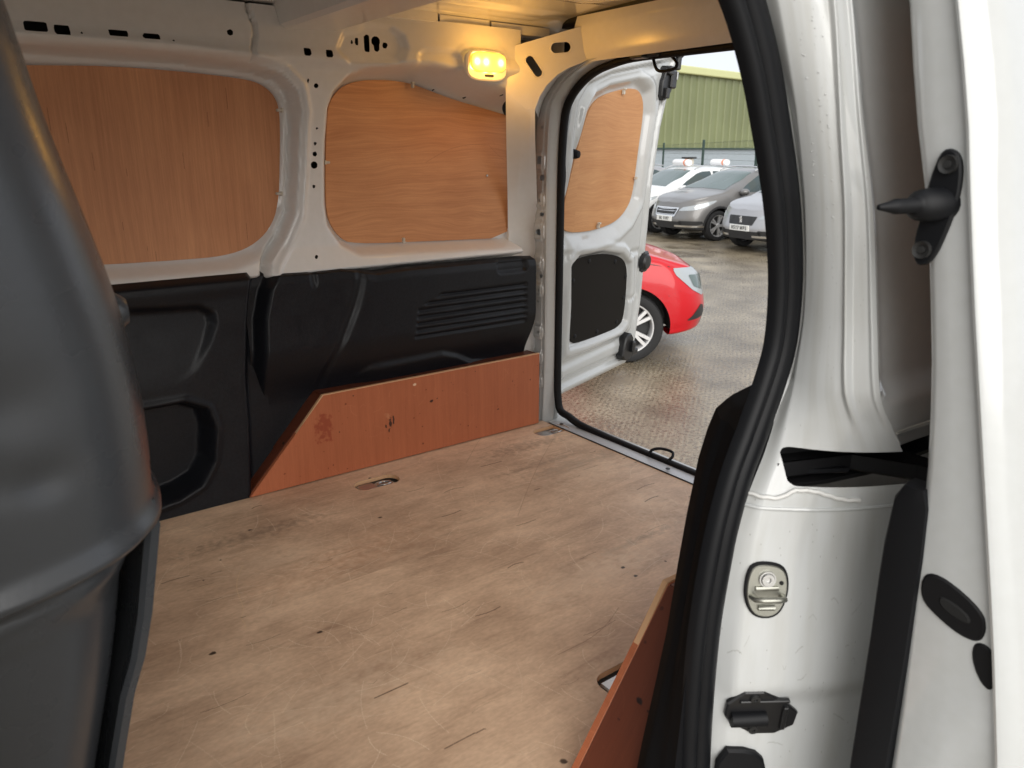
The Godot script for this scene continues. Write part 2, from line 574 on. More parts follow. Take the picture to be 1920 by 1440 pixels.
# rear aperture: outer edge of the flange and inner edge, z and y
var flange_o := [-2.022, -0.012, -2.022, 0.3, -2.024, 0.6, -2.026, 0.87, -2.020, 1.0, -1.99, 1.062, -1.93, 1.114, -1.85, 1.147, -1.75, 1.167, -1.6, 1.174, -1.337, 1.174]
var flange_i := [-1.962, -0.012, -1.952, 0.184, -1.952, 0.542, -1.952, 0.869, -1.938, 1.023, -1.909, 1.070, -1.862, 1.108, -1.806, 1.133, -1.744, 1.148, -1.637, 1.158, -1.337, 1.155]
# y, left edge and height of the raised tabs on the pillar
var tabs := [[0.871, 0.028, 1], [0.750, 0.022, 0], [0.650, 0.028, 2], [0.546, 0.024, 3], [0.457, 0.02, 0], [0.312, 0.022, 0], [0.223, 0.02, 3], [0.137, 0.02, 3]]
var pil_holes := [[-1.972, 0.875, 0.0075, 0.010, 0.001], [-1.962, 0.820, 0.0065, 0.0075, 0.005], [-1.967, 0.750, 0.003, 0.004, 0.003], [-1.960, 0.705, 0.006, 0.005, 0.004], [-1.970, 0.648, 0.0065, 0.008, 0.001], [-1.992, 0.648, 0.003, 0.006, 0.002],
	[-1.960, 0.503, 0.005, 0.005, 0.004], [-1.967, 0.457, 0.003, 0.004, 0.002], [-1.985, 0.415, 0.004, 0.004, 0.004], [-1.967, 0.312, 0.003, 0.004, 0.002], [-1.963, 0.975, 0.004, 0.004, 0.003]]

func flange_point(u: float, w: float) -> Vector3:
	var n := flange_o.size() / 2 - 1
	# denser along the straight pillar
	var f := u / 0.74 * 4.0 if u < 0.74 else 4.0 + (u - 0.74) / 0.26 * 6.0
	var i := mini(int(f), n - 1)
	f -= i
	var ip := maxi(i - 1, 0)
	var iq := mini(i + 2, n)
	var o := Vector2(flange_o[i * 2], flange_o[i * 2 + 1]).cubic_interpolate(Vector2(flange_o[i * 2 + 2], flange_o[i * 2 + 3]), Vector2(flange_o[ip * 2], flange_o[ip * 2 + 1]), Vector2(flange_o[iq * 2], flange_o[iq * 2 + 1]), f)
	var c := Vector2(flange_i[i * 2], flange_i[i * 2 + 1]).cubic_interpolate(Vector2(flange_i[i * 2 + 2], flange_i[i * 2 + 3]), Vector2(flange_i[ip * 2], flange_i[ip * 2 + 1]), Vector2(flange_i[iq * 2], flange_i[iq * 2 + 1]), f)
	var p := o.lerp(c, w)
	var x := 1.605 + 0.012 * sm(0.1, 0.0, w) * 1.0 + 0.040 * sm(0.78, 1.0, w) + 0.004 * sm(0.55, 0.62, w)
	for t in tabs:
		var d := rbox((p.x + 2.022) / 0.6, p.y, 0.032, t[0], 0.046, t[1], 0.014)
		x -= 0.006 * sm(0.006, -0.004, d)
		if t[2] == 3:
			var r := Vector2((p.x + 1.988) * 1.4, p.y - t[0] + 0.004).length()
			x -= 0.005 * sm(0.011, 0.006, r) - 0.007 * sm(0.006, 0.003, r)
	return Vector3(x, p.y, p.x)

func flange_keep(p: Vector3, _n: Vector3) -> float:
	var d := 1.0
	for h in pil_holes:
		d = minf(d, rbox(p.z, p.y, -2.022 + (h[0] + 2.022) * 0.573, h[1], h[2] * 1.25, h[3] * 1.25, h[4] * 1.1))
	return d

var gusset := V2([-0.05, 1.07, -0.05, 1.186, 0.158, 1.242, 0.19, 1.242, 0.19, 1.157, 0.169, 1.147, 0.131, 1.133, 0.1, 1.115, 0.069, 1.086, 0.05, 1.057, 0.036, 1.02, 0.01, 1.02])
func gusset_keep(p: Vector3, _n: Vector3) -> float:
	var q := gusset_q(p)
	return minf(-sdf(gusset, q.x, q.y), minf(slot_a(q), slot_b(q)))

func gusset_q(p: Vector3) -> Vector2: return Vector2(Vector2(p.x - 1.456, p.z + 1.895).dot(Vector2(0.808, 0.5892)), p.y)

func gusset_p(q: Vector2) -> Vector3: return Vector3(1.456 + 0.808 * q.x, q.y, -1.895 + 0.5892 * q.x)

static func capsule(p: Vector2, a: Vector2, b: Vector2, r: float) -> float:
	var t := clampf((p - a).dot(b - a) / (b - a).length_squared(), 0.0, 1.0)
	return p.distance_to(a.lerp(b, t)) - r

static func slot_a(p: Vector2) -> float:
	return capsule(p, Vector2(0.020, 1.154), Vector2(0.044, 1.121), 0.0125)

static func slot_b(p: Vector2) -> float:
	return capsule(p, Vector2(0.095, 1.187), Vector2(0.123, 1.189), 0.0150)

# ------------------------------------------------------------------ kerb side: door jamb, rear quarter, sliding door
# y, x of the jamb's inner edge (z there), x and z of its outer edge
const JAMB := [1.22, 0.56, -0.50, 0.665, -0.455, 1.12, 0.605, -0.49, 0.69, -0.442, 1.03, 0.648, -0.475, 0.71, -0.43, 0.94, 0.688, -0.47, 0.722, -0.415, 0.845, 0.722, -0.47, 0.739, -0.40, 0.74, 0.741, -0.47, 0.746, -0.385, 0.66, 0.734, -0.47, 0.750, -0.372, 0.625, 0.722, -0.47, 0.775, -0.369, 0.575, 0.704, -0.47, 0.815, -0.366, 0.53, 0.682, -0.47, 0.84, -0.362, 0.476, 0.667, -0.47, 0.86, -0.36, 0.377, 0.654, -0.47, 0.87, -0.355, 0.267, 0.651, -0.47, 0.875, -0.35, 0.17, 0.655, -0.47, 0.88, -0.35, 0.0, 0.668, -0.47, 0.89, -0.35, -0.25, 0.68, -0.47, 0.90, -0.355]

func jamb_edge(y: float, outer: bool) -> Vector3:
	var n := JAMB.size() / 5
	var i := 0
	while i < n - 2 and y < JAMB[(i + 1) * 5]: i += 1
	var f := clampf((JAMB[i * 5] - y) / (JAMB[i * 5] - JAMB[i * 5 + 5]), 0.0, 1.0)
	var c := 3 if outer else 1
	var g := func(k: int, o: int) -> float: return JAMB[clampi(k, 0, n - 1) * 5 + o]
	var x := cubic_interpolate(g.call(i, c), g.call(i + 1, c), g.call(i - 1, c), g.call(i + 2, c), f)
	var z := lerpf(g.call(i, c + 1), g.call(i + 1, c + 1), f)
	return Vector3(x, y, z)

func jamb_point(u: float, w: float) -> Vector3:
	var y := lerpf(1.2, -0.25, w)
	return jamb_at(u, y)

func jamb_at(t: float, y: float) -> Vector3:
	var a := jamb_edge(y, false)
	var b := jamb_edge(y, true)
	var p := a.lerp(b, t)
	var side := Vector3(-(b.z - a.z), 0, b.x - a.x).normalized()
	if side.x > 0: side = -side
	var up := sm(0.58, 0.68, y)
	var out := 0.012 * sin(t * PI) - 0.010 * sm(0.10, 0.0, t)
	out += up * (0.006 * sm(0.06, 0.0, absf(t - 0.70)) + 0.004 * sm(0.05, 0.0, absf(t - 0.96)))
	out += 0.010 * sm(0.26, 0.30, y) * sm(0.5, 0.3, y) * sm(0.0, 0.1, t)
	return p + side * out

func slot_cut(p: Vector3) -> float:
	return rbox(p.x, p.y, 1.186, 0.566, 0.472, 0.0215, 0.008)

func jamb_keep(p: Vector3, _n: Vector3) -> float:
	return slot_cut(p)

func quarter_point(u: float, w: float) -> Vector3:
	var y := lerpf(1.2, -0.25, w)
	var o := jamb_edge(y, true)
	var x := lerpf(o.x, 1.70, u * u * 0.3 + u * 0.7)
	var z := o.z + 0.012 * sm(o.x, o.x + 0.2, x)
	var e := x - o.x
	# blank window, pressed inwards, and the step below it
	z -= 0.014 * sm(0.004, 0.020, e) * sm(0.645, 0.672, y) * sm(1.13, 1.10, y) * sm(1.62, 1.58, x)
	z -= 0.012 * sm(0.002, 0.012, e) * sm(0.612, 0.604, y) * sm(0.5, 0.53, y)
	return Vector3(x, y, z)

const SLIDE := [1.22, -0.43, -0.392, -0.366, 1.12, -0.403, -0.367, -0.341, 1.025, -0.379, -0.343, -0.318, 0.938, -0.361, -0.320, -0.294, 0.848, -0.336, -0.303, -0.279, 0.756, -0.319, -0.284, -0.258, 0.698, -0.309, -0.271, -0.246, 0.607, -0.299, -0.251, -0.228, 0.484, -0.293, -0.224, -0.20, 0.351, -0.287, -0.198, -0.172, 0.2, -0.284, -0.18, -0.155, 0.0, -0.284, -0.17, -0.145, -0.28, -0.29, -0.19, -0.165]

func slide_ring(y: float) -> PackedVector3Array:
	var a := tab(SLIDE, y, 4, 1)
	var b := tab(SLIDE, y, 4, 2)
	var c := tab(SLIDE, y, 4, 3) + 0.012
	b += 0.013
	var r := PackedVector3Array()
	for q in [[1.46, a], [1.0, a], [0.74, a], [0.712, a + 0.001], [0.704, a + 0.005], [0.700, a + 0.012], [0.699, lerpf(a, b, 0.5)], [0.699, b - 0.005], [0.6975, b - 0.004], [0.6925, b - 0.0025], [0.6915, b], [0.6935, b + 0.004], [0.701, lerpf(b, c, 0.5)], [0.713, lerpf(b, c, 0.85)], [0.732, c], [0.76, c + 0.006], [0.85, c + 0.011], [1.0, c + 0.014], [1.46, c + 0.012]]:
		r.append(Vector3(q[0], y, q[1]))
	return r

# ------------------------------------------------------------------ rear door, drawn in its own plane
var door_out := V2([-0.10, -0.02, 0.0, -0.004, 0.531, 0.0, 0.575, 0.03, 0.60, 0.10, 0.612, 0.28, 0.600, 0.56, 0.592, 0.76, 0.612, 0.997, 0.655, 1.16, 0.690, 1.245, 0.685, 1.285, 0.640, 1.293, 0.485, 1.263, 0.143, 1.205, -0.03, 1.153, -0.10, 1.08, -0.12, 0.96, -0.12, 0.5])
var door_ply := V2([-0.086, 0.623, -0.090, 0.695, -0.055, 0.821, 0.023, 1.019, 0.070, 1.074, 0.165, 1.106, 0.375, 1.140, 0.454, 1.112, 0.477, 1.044, 0.463, 0.892, 0.457, 0.725, 0.399, 0.664, 0.313, 0.628, 0.12, 0.610])
var door_cov := V2([0.0, 0.19, -0.01, 0.35, -0.032, 0.498, 0.015, 0.523, 0.202, 0.522, 0.367, 0.495, 0.445, 0.450, 0.464, 0.348, 0.467, 0.208, 0.425, 0.185, 0.365, 0.179, 0.136, 0.180])

func door_xf() -> Transform3D:
	return Transform3D(Basis(Vector3(0.9486, 0, -0.3163), Vector3(0.022087, 0.997559, 0.06624), Vector3(0.315528, -0.069821, 0.946285)), DOOR_A)

func door_point(u: float, w: float) -> Vector3:
	var s := lerpf(-0.14, 0.72, u)
	var h := lerpf(-0.04, 1.31, w)
	var d := sdf(door_out, s, h)
	var z := -0.008 * sm(-0.012, 0.0, d)
	z -= 0.014 * sm(-0.026, -0.034, d)
	z += 0.014 * sm(-0.05, -0.075, d)
	var p := sdf(door_ply, s, h)
	z -= 0.030 * sm(0.045, 0.004, p)
	z += 0.006 * sm(0.022, 0.0, absf(p - 0.058))
	var c := sdf(door_cov, s, h)
	z += 0.010 * sm(0.03, 0.006, absf(c - 0.028)) - 0.013 * sm(0.012, 0.0, c)
	z -= 0.010 * sm(0.03, 0.0, absf(h - 0.118 - 0.03 * s)) * sm(-0.03, -0.07, d)
	z -= 0.006 * sm(0.02, 0.0, absf(rbox(s, h, 0.50, 0.40, 0.07, 0.10, 0.03))) * sm(0.4, 0.47, s)
	z += 0.008 * sm(0.10, 0.16, h) * sm(0.34, 0.6, h) * 0.0
	return door_xf() * Vector3(s, h, z)

func door_keep(p: Vector3, _n: Vector3) -> float:
	var q := door_xf().affine_inverse() * p
	return -sdf(door_out, q.x, q.y)

# ------------------------------------------------------------------ materials
func materials() -> void:
	var speck := noise_tex(0.06, 256, 3, 4, [Color(0.975, 0.975, 0.97), Color(1, 1, 1)])
	var peel := noise_tex(0.03, 256, 9, 3, null, true, 0.5)
	var w := mat(L(0.56, 0.575, 0.575), 0.18)
	w.clearcoat_enabled = true; w.clearcoat = 0.6; w.clearcoat_roughness = 0.08
	w.albedo_texture = speck
	w.roughness_texture = noise_tex(0.02, 256, 12, 4, [Color(0.7, 0.7, 0.7), Color(1, 1, 1)])
	w.normal_enabled = true; w.normal_texture = peel; w.normal_scale = 0.025
	tri_uv(w, 3.0)
	M.white = w
	var wi := mat(L(0.80, 0.79, 0.775), 0.30)
	wi.clearcoat_enabled = true; wi.clearcoat = 0.35; wi.clearcoat_roughness = 0.2
	wi.albedo_texture = speck
	wi.normal_enabled = true; wi.normal_texture = peel; wi.normal_scale = 0.05
	tri_uv(wi, 2.0)
	M.inner = wi
	# paint of the door jamb with road grime, smears and scuffs
	var jb := w.duplicate()
	var ji := Image.create(512, 1024, false, Image.FORMAT_RGB8)
	var jn := fnl(401, 0.006, 5)
	for y in 1024:
		for x in 512:
			var e := clampf(jn.get_noise_2d(x * 2.0, y) * 0.5 + 0.1, 0.0, 1.0) * 0.10
			ji.set_pixel(x, y, Color(1.0 - e, 1.0 - e * 1.1, 1.0 - e * 1.35))
	for i in 40:
		var p := Vector2(rng.randf_range(30, 480), rng.randf_range(560, 1000))
		stroke(ji, p, p + Vector2(rng.randf_range(-30, 40), rng.randf_range(-8, 10)), rng.randf_range(-5, 5), Color(0.55, 0.53, 0.5), rng.randf_range(0.1, 0.45))
	for i in 160:
		var p := Vector2(rng.randf() * 512, rng.randf() * 1024)
		ji.set_pixelv(p, Color(0.5, 0.48, 0.45))
	jb.uv1_triplanar = false
	jb.uv1_world_triplanar = false
	jb.uv1_scale = Vector3.ONE
	jb.normal_enabled = false
	jb.albedo_texture = ImageTexture.create_from_image(ji)
	M.jamb = jb
	var roof := wi.duplicate()
	roof.roughness = 0.10
	roof.clearcoat = 0.8; roof.clearcoat_roughness = 0.05
	M.roof = roof
	M.seam = mat(L(0.72, 0.72, 0.70), 0.45)
	var grain := noise_tex(0.22, 256, 21, 3, null, true, 2.0)
	var pl := mat(L(0.011, 0.012, 0.016), 0.5)
	pl.metallic_specular = 0.38
	pl.roughness_texture = noise_tex(0.01, 256, 44, 5, [Color(0.7, 0.7, 0.7), Color(1, 1, 1)])
	pl.albedo_texture = noise_tex(0.03, 512, 45, 5, [Color(0.72, 0.72, 0.72), Color(1, 1, 1)])
	pl.normal_enabled = true; pl.normal_texture = grain; pl.normal_scale = 0.25
	tri_uv(pl, 6.0)
	M.liner = pl
	var seat := mat(L(0.046, 0.049, 0.054), 0.38)
	seat.normal_enabled = true; seat.normal_texture = grain; seat.normal_scale = 0.05
	seat.roughness_texture = noise_tex(0.012, 256, 33, 4, [Color(0.55, 0.55, 0.55), Color(1, 1, 1)])
	tri_uv(seat, 4.0)
	M.seat = seat
	M.rubber = mat(L(0.006, 0.006, 0.007), 0.6)
	M.rubber_soft = mat(L(0.006, 0.0065, 0.008), 0.5)
	M.rubber.metallic_specular = 0.35
	M.rubber_soft.metallic_specular = 0.35
	M.arch = mat(L(0.008, 0.008, 0.009), 0.8)
	M.arch.metallic_specular = 0.2
	M.black = mat(L(0.012, 0.012, 0.013), 0.35)
	M.void = mat(L(0.008, 0.008, 0.008), 0.9)
	M.steel = mat(L(0.55, 0.55, 0.54), 0.32, 0.9)
	M.gold = mat(L(0.34, 0.34, 0.30), 0.38, 0.85)
	M.bolt = mat(L(0.05, 0.05, 0.05), 0.45, 0.6)
	M.sill = mat(L(0.55, 0.55, 0.56), 0.38, 0.25)
	M.hardboard = mat(L(0.013, 0.011, 0.009), 0.75)
	M.hardboard.metallic_specular = 0.3
	M.peg = mat(L(0.62, 0.58, 0.50), 0.5)

	# plywood
	var im := wood(11, 1.0, 0.8, 800, Color(0.88, 0.64, 0.46), Color(0.65, 0.42, 0.275), 0.006, 0.0, 0.6)
	var ns := fnl(5, 0.05)
	for i in 40:
		var p := Vector2(rng.randf() * 800, rng.randf() * 640)
		stroke(im, p, p + Vector2(rng.randf_range(10, 40), 0), 0, Color(0.33, 0.15, 0.07), 0.45)
	im.rotate_90(CLOCKWISE)
	M.ply_l = wood_mat(im, 0.8, 1.0, 0, -0.6, 0.5)
	im = wood(23, 0.8, 0.6, 1000, Color(0.90, 0.67, 0.475), Color(0.71, 0.465, 0.29), 0.03, 0.0, 0.8)
	stroke(im, Vector2(330, 330), Vector2(560, 380), -20, Color(0.40, 0.2, 0.1), 0.4)
	stroke(im, Vector2(560, 380), Vector2(700, 300), 10, Color(0.45, 0.24, 0.12), 0.3)
	M.ply_r = wood_mat(im, 0.8, 0.6, -1.1, -0.9, 0.48)
	im = wood(37, 0.7, 0.7, 800, Color(0.87, 0.66, 0.46), Color(0.70, 0.46, 0.27), 0.03, 0.0, 0.7)
	M.ply_door = wood_mat(im, 0.7, 0.7, 0, 0, 0.5)
	# worn floor sheet, 2 m x 1.4 m
	im = wood(51, 2.0, 1.4, 700, Color(0.96, 0.83, 0.70), Color(0.58, 0.46, 0.37), 0.004, 0.45, 0.72)
	for i in 9:
		blot(im, Vector2(rng.randf_range(200, 1300), rng.randf_range(60, 900)), rng.randf_range(60, 160), rng.randf_range(10, 30), Color(0.28, 0.23, 0.19), 0.30, ns, 0.8)
	for i in 14:
		blot(im, Vector2(rng.randf_range(200, 1300), rng.randf_range(60, 940)), rng.randf_range(60, 200), rng.randf_range(30, 90), Color(0.90, 0.80, 0.69), 0.40, ns, 0.9)
	for i in 3:
		blot(im, Vector2(rng.randf_range(300, 700), rng.randf_range(700, 950)), 120, 60, Color(0.62, 0.40, 0.28), 0.14, ns, 0.8)
	for i in 1000:
		var p := Vector2(rng.randf() * 1400, rng.randf() * 980)
		var a := rng.randf() * TAU
		var l := rng.randf_range(15, 90)
		stroke(im, p, p + Vector2(cos(a), sin(a)) * l, rng.randf_range(-8, 8), Color(1.0, 0.94, 0.83), rng.randf_range(0.12, 0.55))
	for i in 160:
		var p := Vector2(rng.randf() * 1400, rng.randf() * 980)
		var l := rng.randf_range(10, 60)
		stroke(im, p, p + Vector2(l, rng.randf_range(-3, 3)), rng.randf_range(-4, 4), Color(0.24, 0.17, 0.12), rng.randf_range(0.15, 0.5), 1 + int(rng.randf() * 1.4))
	for i in 26:
		blot(im, Vector2(rng.randf() * 1400, rng.randf() * 980), rng.randf_range(2, 5), rng.randf_range(2, 4), Color(0.16, 0.11, 0.08), 0.8, ns)
	# long pale gouges near the front and joints of the veneer
	stroke(im, Vector2(304, 837), Vector2(268, 941), -8, Color(0.90, 0.78, 0.60), 0.75, 1)
	stroke(im, Vector2(268, 941), Vector2(254, 979), 3, Color(0.90, 0.78, 0.60), 0.7, 1)
	stroke(im, Vector2(254, 0), Vector2(250, 34), 2, Color(0.90, 0.78, 0.60), 0.6, 1)
	stroke(im, Vector2(186, 845), Vector2(268, 884), 4, Color(0.88, 0.76, 0.58), 0.6, 1)
	stroke(im, Vector2(700, 300), Vector2(560, 330), 12, Color(0.40, 0.28, 0.19), 0.5, 1)
	stroke(im, Vector2(760, 960), Vector2(1060, 700), 6, Color(0.50, 0.36, 0.26), 0.45, 1)
	stroke(im, Vector2(820, 700), Vector2(1080, 470), 6, Color(0.34, 0.24, 0.17), 0.35, 1)
	M.floor = wood_mat(im, 2.0, 1.4, 0, 0, 0.55)
	M.floor.roughness_texture = noise_tex(0.02, 256, 71, 4, [Color(0.75, 0.75, 0.75), Color(1, 1, 1)])
	# kick boards
	im = wood(67, 0.30, 1.1, 900, Color(0.76, 0.45, 0.30), Color(0.58, 0.31, 0.185), 0.01, 0.0, 0.5)
	im.rotate_90(CLOCKWISE)
	im.resize(990, 270)
	var dark := Color(0.12, 0.06, 0.04)
	for p in [[330, 165, 3, 9], [343, 160, 5, 14], [352, 150, 3, 16], [338, 178, 2, 6], [470, 120, 8, 4], [490, 116, 5, 3], [196, 150, 3, 3], [240, 60, 2, 2], [430, 40, 2, 3], [700, 190, 4, 2], [620, 60, 2, 2], [820, 120, 2, 3]]:
		blot(im, Vector2(p[0] + 60, p[1]), p[2], p[3], dark, 0.8, ns)
	blot(im, Vector2(215, 130), 26, 40, Color(0.50, 0.17, 0.09), 0.5, ns)
	blot(im, Vector2(480, 62), 6, 5, Color(0.92, 0.82, 0.70), 0.9, ns)
	blot(im, Vector2(395, 135), 12, 8, Color(0.80, 0.58, 0.42), 0.5, ns)
	for i in 110:
		var p := Vector2(rng.randf() * 990, rng.randf() * 270)
		var a := rng.randf() * TAU
		stroke(im, p, p + Vector2(cos(a), sin(a)) * rng.randf_range(5, 50), rng.randf_range(-6, 6), Color(0.86, 0.60, 0.45), rng.randf_range(0.1, 0.45))
	for i in 60:
		blot(im, Vector2(rng.randf() * 990, rng.randf() * 270), rng.randf_range(1, 3), rng.randf_range(1, 3), Color(0.35, 0.14, 0.07), 0.6, ns)
	im.flip_y()
	M.kick = wood_mat(im, 1.1, 0.30, -0.5, 0, 0.5)
	M.kick_edge = mat(Color(0.83, 0.66, 0.50), 0.7)
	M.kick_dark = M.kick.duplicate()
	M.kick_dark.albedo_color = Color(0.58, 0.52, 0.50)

	# yard: worn, wet, ribbed concrete, a 6 m tile
	var S := 1536
	var ppm := S / 6.0
	var g1 := fnl(81, 1.0, 4)
	var g2 := fnl(82, 1.0, 2)
	var data := PackedByteArray(); data.resize(S * S * 3)
	var hd := PackedByteArray(); hd.resize(S * S)
	var rd := PackedByteArray(); rd.resize(S * S)
	var k := 0
	for y in S:
		for x in S:
			# wraps by blending the picture with itself across its border
			var fx := x / ppm
			var fy := y / ppm
			var grit := g2.get_noise_2d(fx * 95.0, fy * 95.0)
			var fine := g1.get_noise_2d(fx * 22.0, fy * 22.0)
			var rib := sin(fy * TAU / 0.04 + g2.get_noise_2d(fx * 1.2, fy * 2.0) * 1.2) * clampf(0.6 + g1.get_noise_2d(fx * 2.5 + 9.0, fy * 6.0) * 1.6, 0.0, 1.0)
			var patch := g1.get_noise_2d(fx * 0.9 + 40.0, fy * 0.9)
			var ex := sm(0.0, 0.9, minf(fx, 6.0 - fx)) * sm(0.0, 0.9, minf(fy, 6.0 - fy))
			patch *= ex
			var t := clampf(0.52 + grit * 0.55 + fine * 0.35 + rib * 0.10 + patch * 0.22, 0.0, 1.0)
			var c := Color(0.385, 0.345, 0.29).lerp(Color(0.88, 0.82, 0.72), t)
			data[k * 3] = int(c.r * 255); data[k * 3 + 1] = int(c.g * 255); data[k * 3 + 2] = int(c.b * 255)
			hd[k] = int(clampf(0.5 + grit * 0.6 + fine * 0.3 + rib * 0.10, 0, 1) * 255)
			rd[k] = int(clampf(0.40 + grit * 0.22 + patch * 0.55 + fine * 0.2, 0.10, 1.0) * 255)
			k += 1
	var gm := mat(Color.WHITE, 0.80)
	var gi := Image.create_from_data(S, S, false, Image.FORMAT_RGB8, data); gi.generate_mipmaps()
	gm.albedo_texture = ImageTexture.create_from_image(gi)
	gm.heightmap_enabled = true
	gm.heightmap_scale = 0.22
	gm.heightmap_texture = ImageTexture.create_from_image(Image.create_from_data(S, S, false, Image.FORMAT_L8, hd))
	gm.roughness_texture = ImageTexture.create_from_image(Image.create_from_data(S, S, false, Image.FORMAT_L8, rd))
	gm.uv1_scale = Vector3(1 / 6.0, 1 / 6.0, 1)
	gm.detail_enabled = true
	gm.detail_blend_mode = BaseMaterial3D.BLEND_MODE_MUL
	gm.detail_albedo = noise_tex(0.012, 512, 91, 5, [Color(0.62, 0.60, 0.57), Color(1, 1, 0.98)])
	gm.detail_uv_layer = BaseMaterial3D.DETAIL_UV_1
	M.ground = gm

	# outside
	M.clad = mat(L(0.205, 0.23, 0.11), 0.45)
	M.clad.albedo_texture = noise_tex(0.01, 256, 95, 4, [Color(0.86, 0.86, 0.84), Color(1, 1, 1)])
	tri_uv(M.clad, 0.06)
	M.gutter = mat(L(0.56, 0.58, 0.30), 0.4)
	M.wall_grey = mat(L(0.36, 0.41, 0.45), 0.6)
	M.fence = mat(L(0.03, 0.06, 0.05), 0.5)
	M.maroon = mat(L(0.16, 0.06, 0.06), 0.6)
	M.tyre = mat(L(0.016, 0.016, 0.017), 0.75)
	M.rim = mat(L(0.60, 0.60, 0.60), 0.3, 0.55)
	M.rim_bright = mat(L(0.66, 0.66, 0.66), 0.3, 0.2)
	M.glass = mat(L(0.11, 0.15, 0.14), 0.04)
	M.glass.metallic_specular = 0.9
	M.glass.metallic = 0.25
	M.glass_dark = mat(L(0.03, 0.05, 0.05), 0.05)
	M.glass_dark.metallic_specular = 0.75
	M.lamp_glass = mat(L(0.42, 0.45, 0.47), 0.10, 0.2)
	M.chrome = mat(L(0.75, 0.75, 0.75), 0.15, 0.95)
	M.trim = mat(L(0.025, 0.025, 0.026), 0.55)
	M.plate = mat(L(0.75, 0.75, 0.72), 0.4)
	M.ink = mat(L(0.02, 0.02, 0.02), 0.5)
	M.sign_white = mat(L(0.80, 0.80, 0.80), 0.4)
	M.orange = mat(L(0.80, 0.20, 0.05), 0.45)
	M.red = paint(L(0.56, 0.008, 0.016), 0.0)
	M.car_white = paint(L(0.74, 0.75, 0.75), 0.0)
	M.car_grey = paint(L(0.20, 0.195, 0.19), 0.35)
	M.car_silver = paint(L(0.40, 0.40, 0.41), 0.45)

func paint(c: Color, metal: float) -> StandardMaterial3D:
	var m := mat(c, 0.36, metal)
	m.metallic_specular = 0.35
	m.clearcoat_enabled = true
	m.clearcoat = 0.6
	m.clearcoat_roughness = 0.04
	return m

# ------------------------------------------------------------------ scene
func _ready() -> void:
	rng.seed = 20240607
	var cam := Camera3D.new()
	cam.name = "camera"
	add_child(cam)
	cam.position = Vector3(0, 0.9, 0)
	cam.rotation = Vector3(deg_to_rad(-16.875), deg_to_rad(-36.774), 0)
	cam.fov = 53.32
	cam.near = 0.05
	cam.far = 400.0
	var ca := CameraAttributesPhysical.new()
	ca.frustum_focal_length = 23.9
	ca.frustum_focus_distance = 2.0
	ca.exposure_aperture = 10.0
	ca.frustum_near = 0.05
	ca.frustum_far = 400.0
	cam.attributes = ca
	cam.current = true

	var we := WorldEnvironment.new()
	we.name = "sky_environment"
	var env := Environment.new()
	env.background_mode = Environment.BG_SKY
	var sky := Sky.new()
	var sm_ := ProceduralSkyMaterial.new()
	sm_.sky_top_color = Color(0.650, 0.668, 0.697)
	sm_.sky_horizon_color = Color(0.658, 0.674, 0.70)
	sm_.sky_curve = 0.2
	sm_.ground_bottom_color = Color(0.32, 0.30, 0.27)
	sm_.ground_horizon_color = Color(0.5, 0.48, 0.45)
	sm_.sun_angle_max = 1.0
	var cl := noise_tex(0.008, 512, 7, 4, [Color(1, 1, 1, 0.0), Color(1, 1, 1, 0.10)])
	sm_.sky_cover = cl
	sm_.sky_cover_modulate = Color(1, 1, 1, 0.5)
	sky.sky_material = sm_
	env.sky = sky
	env.tonemap_mode = Environment.TONE_MAPPER_LINEAR
	env.tonemap_exposure = 2.35
	env.background_energy_multiplier = 1.0
	env.sdfgi_enabled = true
	env.ssao_enabled = true
	env.ssil_enabled = true
	we.environment = env
	add_child(we)
	var sun := DirectionalLight3D.new()
	sun.name = "sun"
	sun.light_energy = 0.42
	sun.light_color = Color(1.0, 0.99, 0.975)
	sun.light_angular_distance = 60.0
	sun.shadow_enabled = true
	sun.rotation = Vector3(deg_to_rad(-22), deg_to_rad(-27), 0)
	add_child(sun)

	materials()
	yard()
	var van := build_van()
	van_doors(van)
	van_details(van)
	lining()
	seat()
	cars()

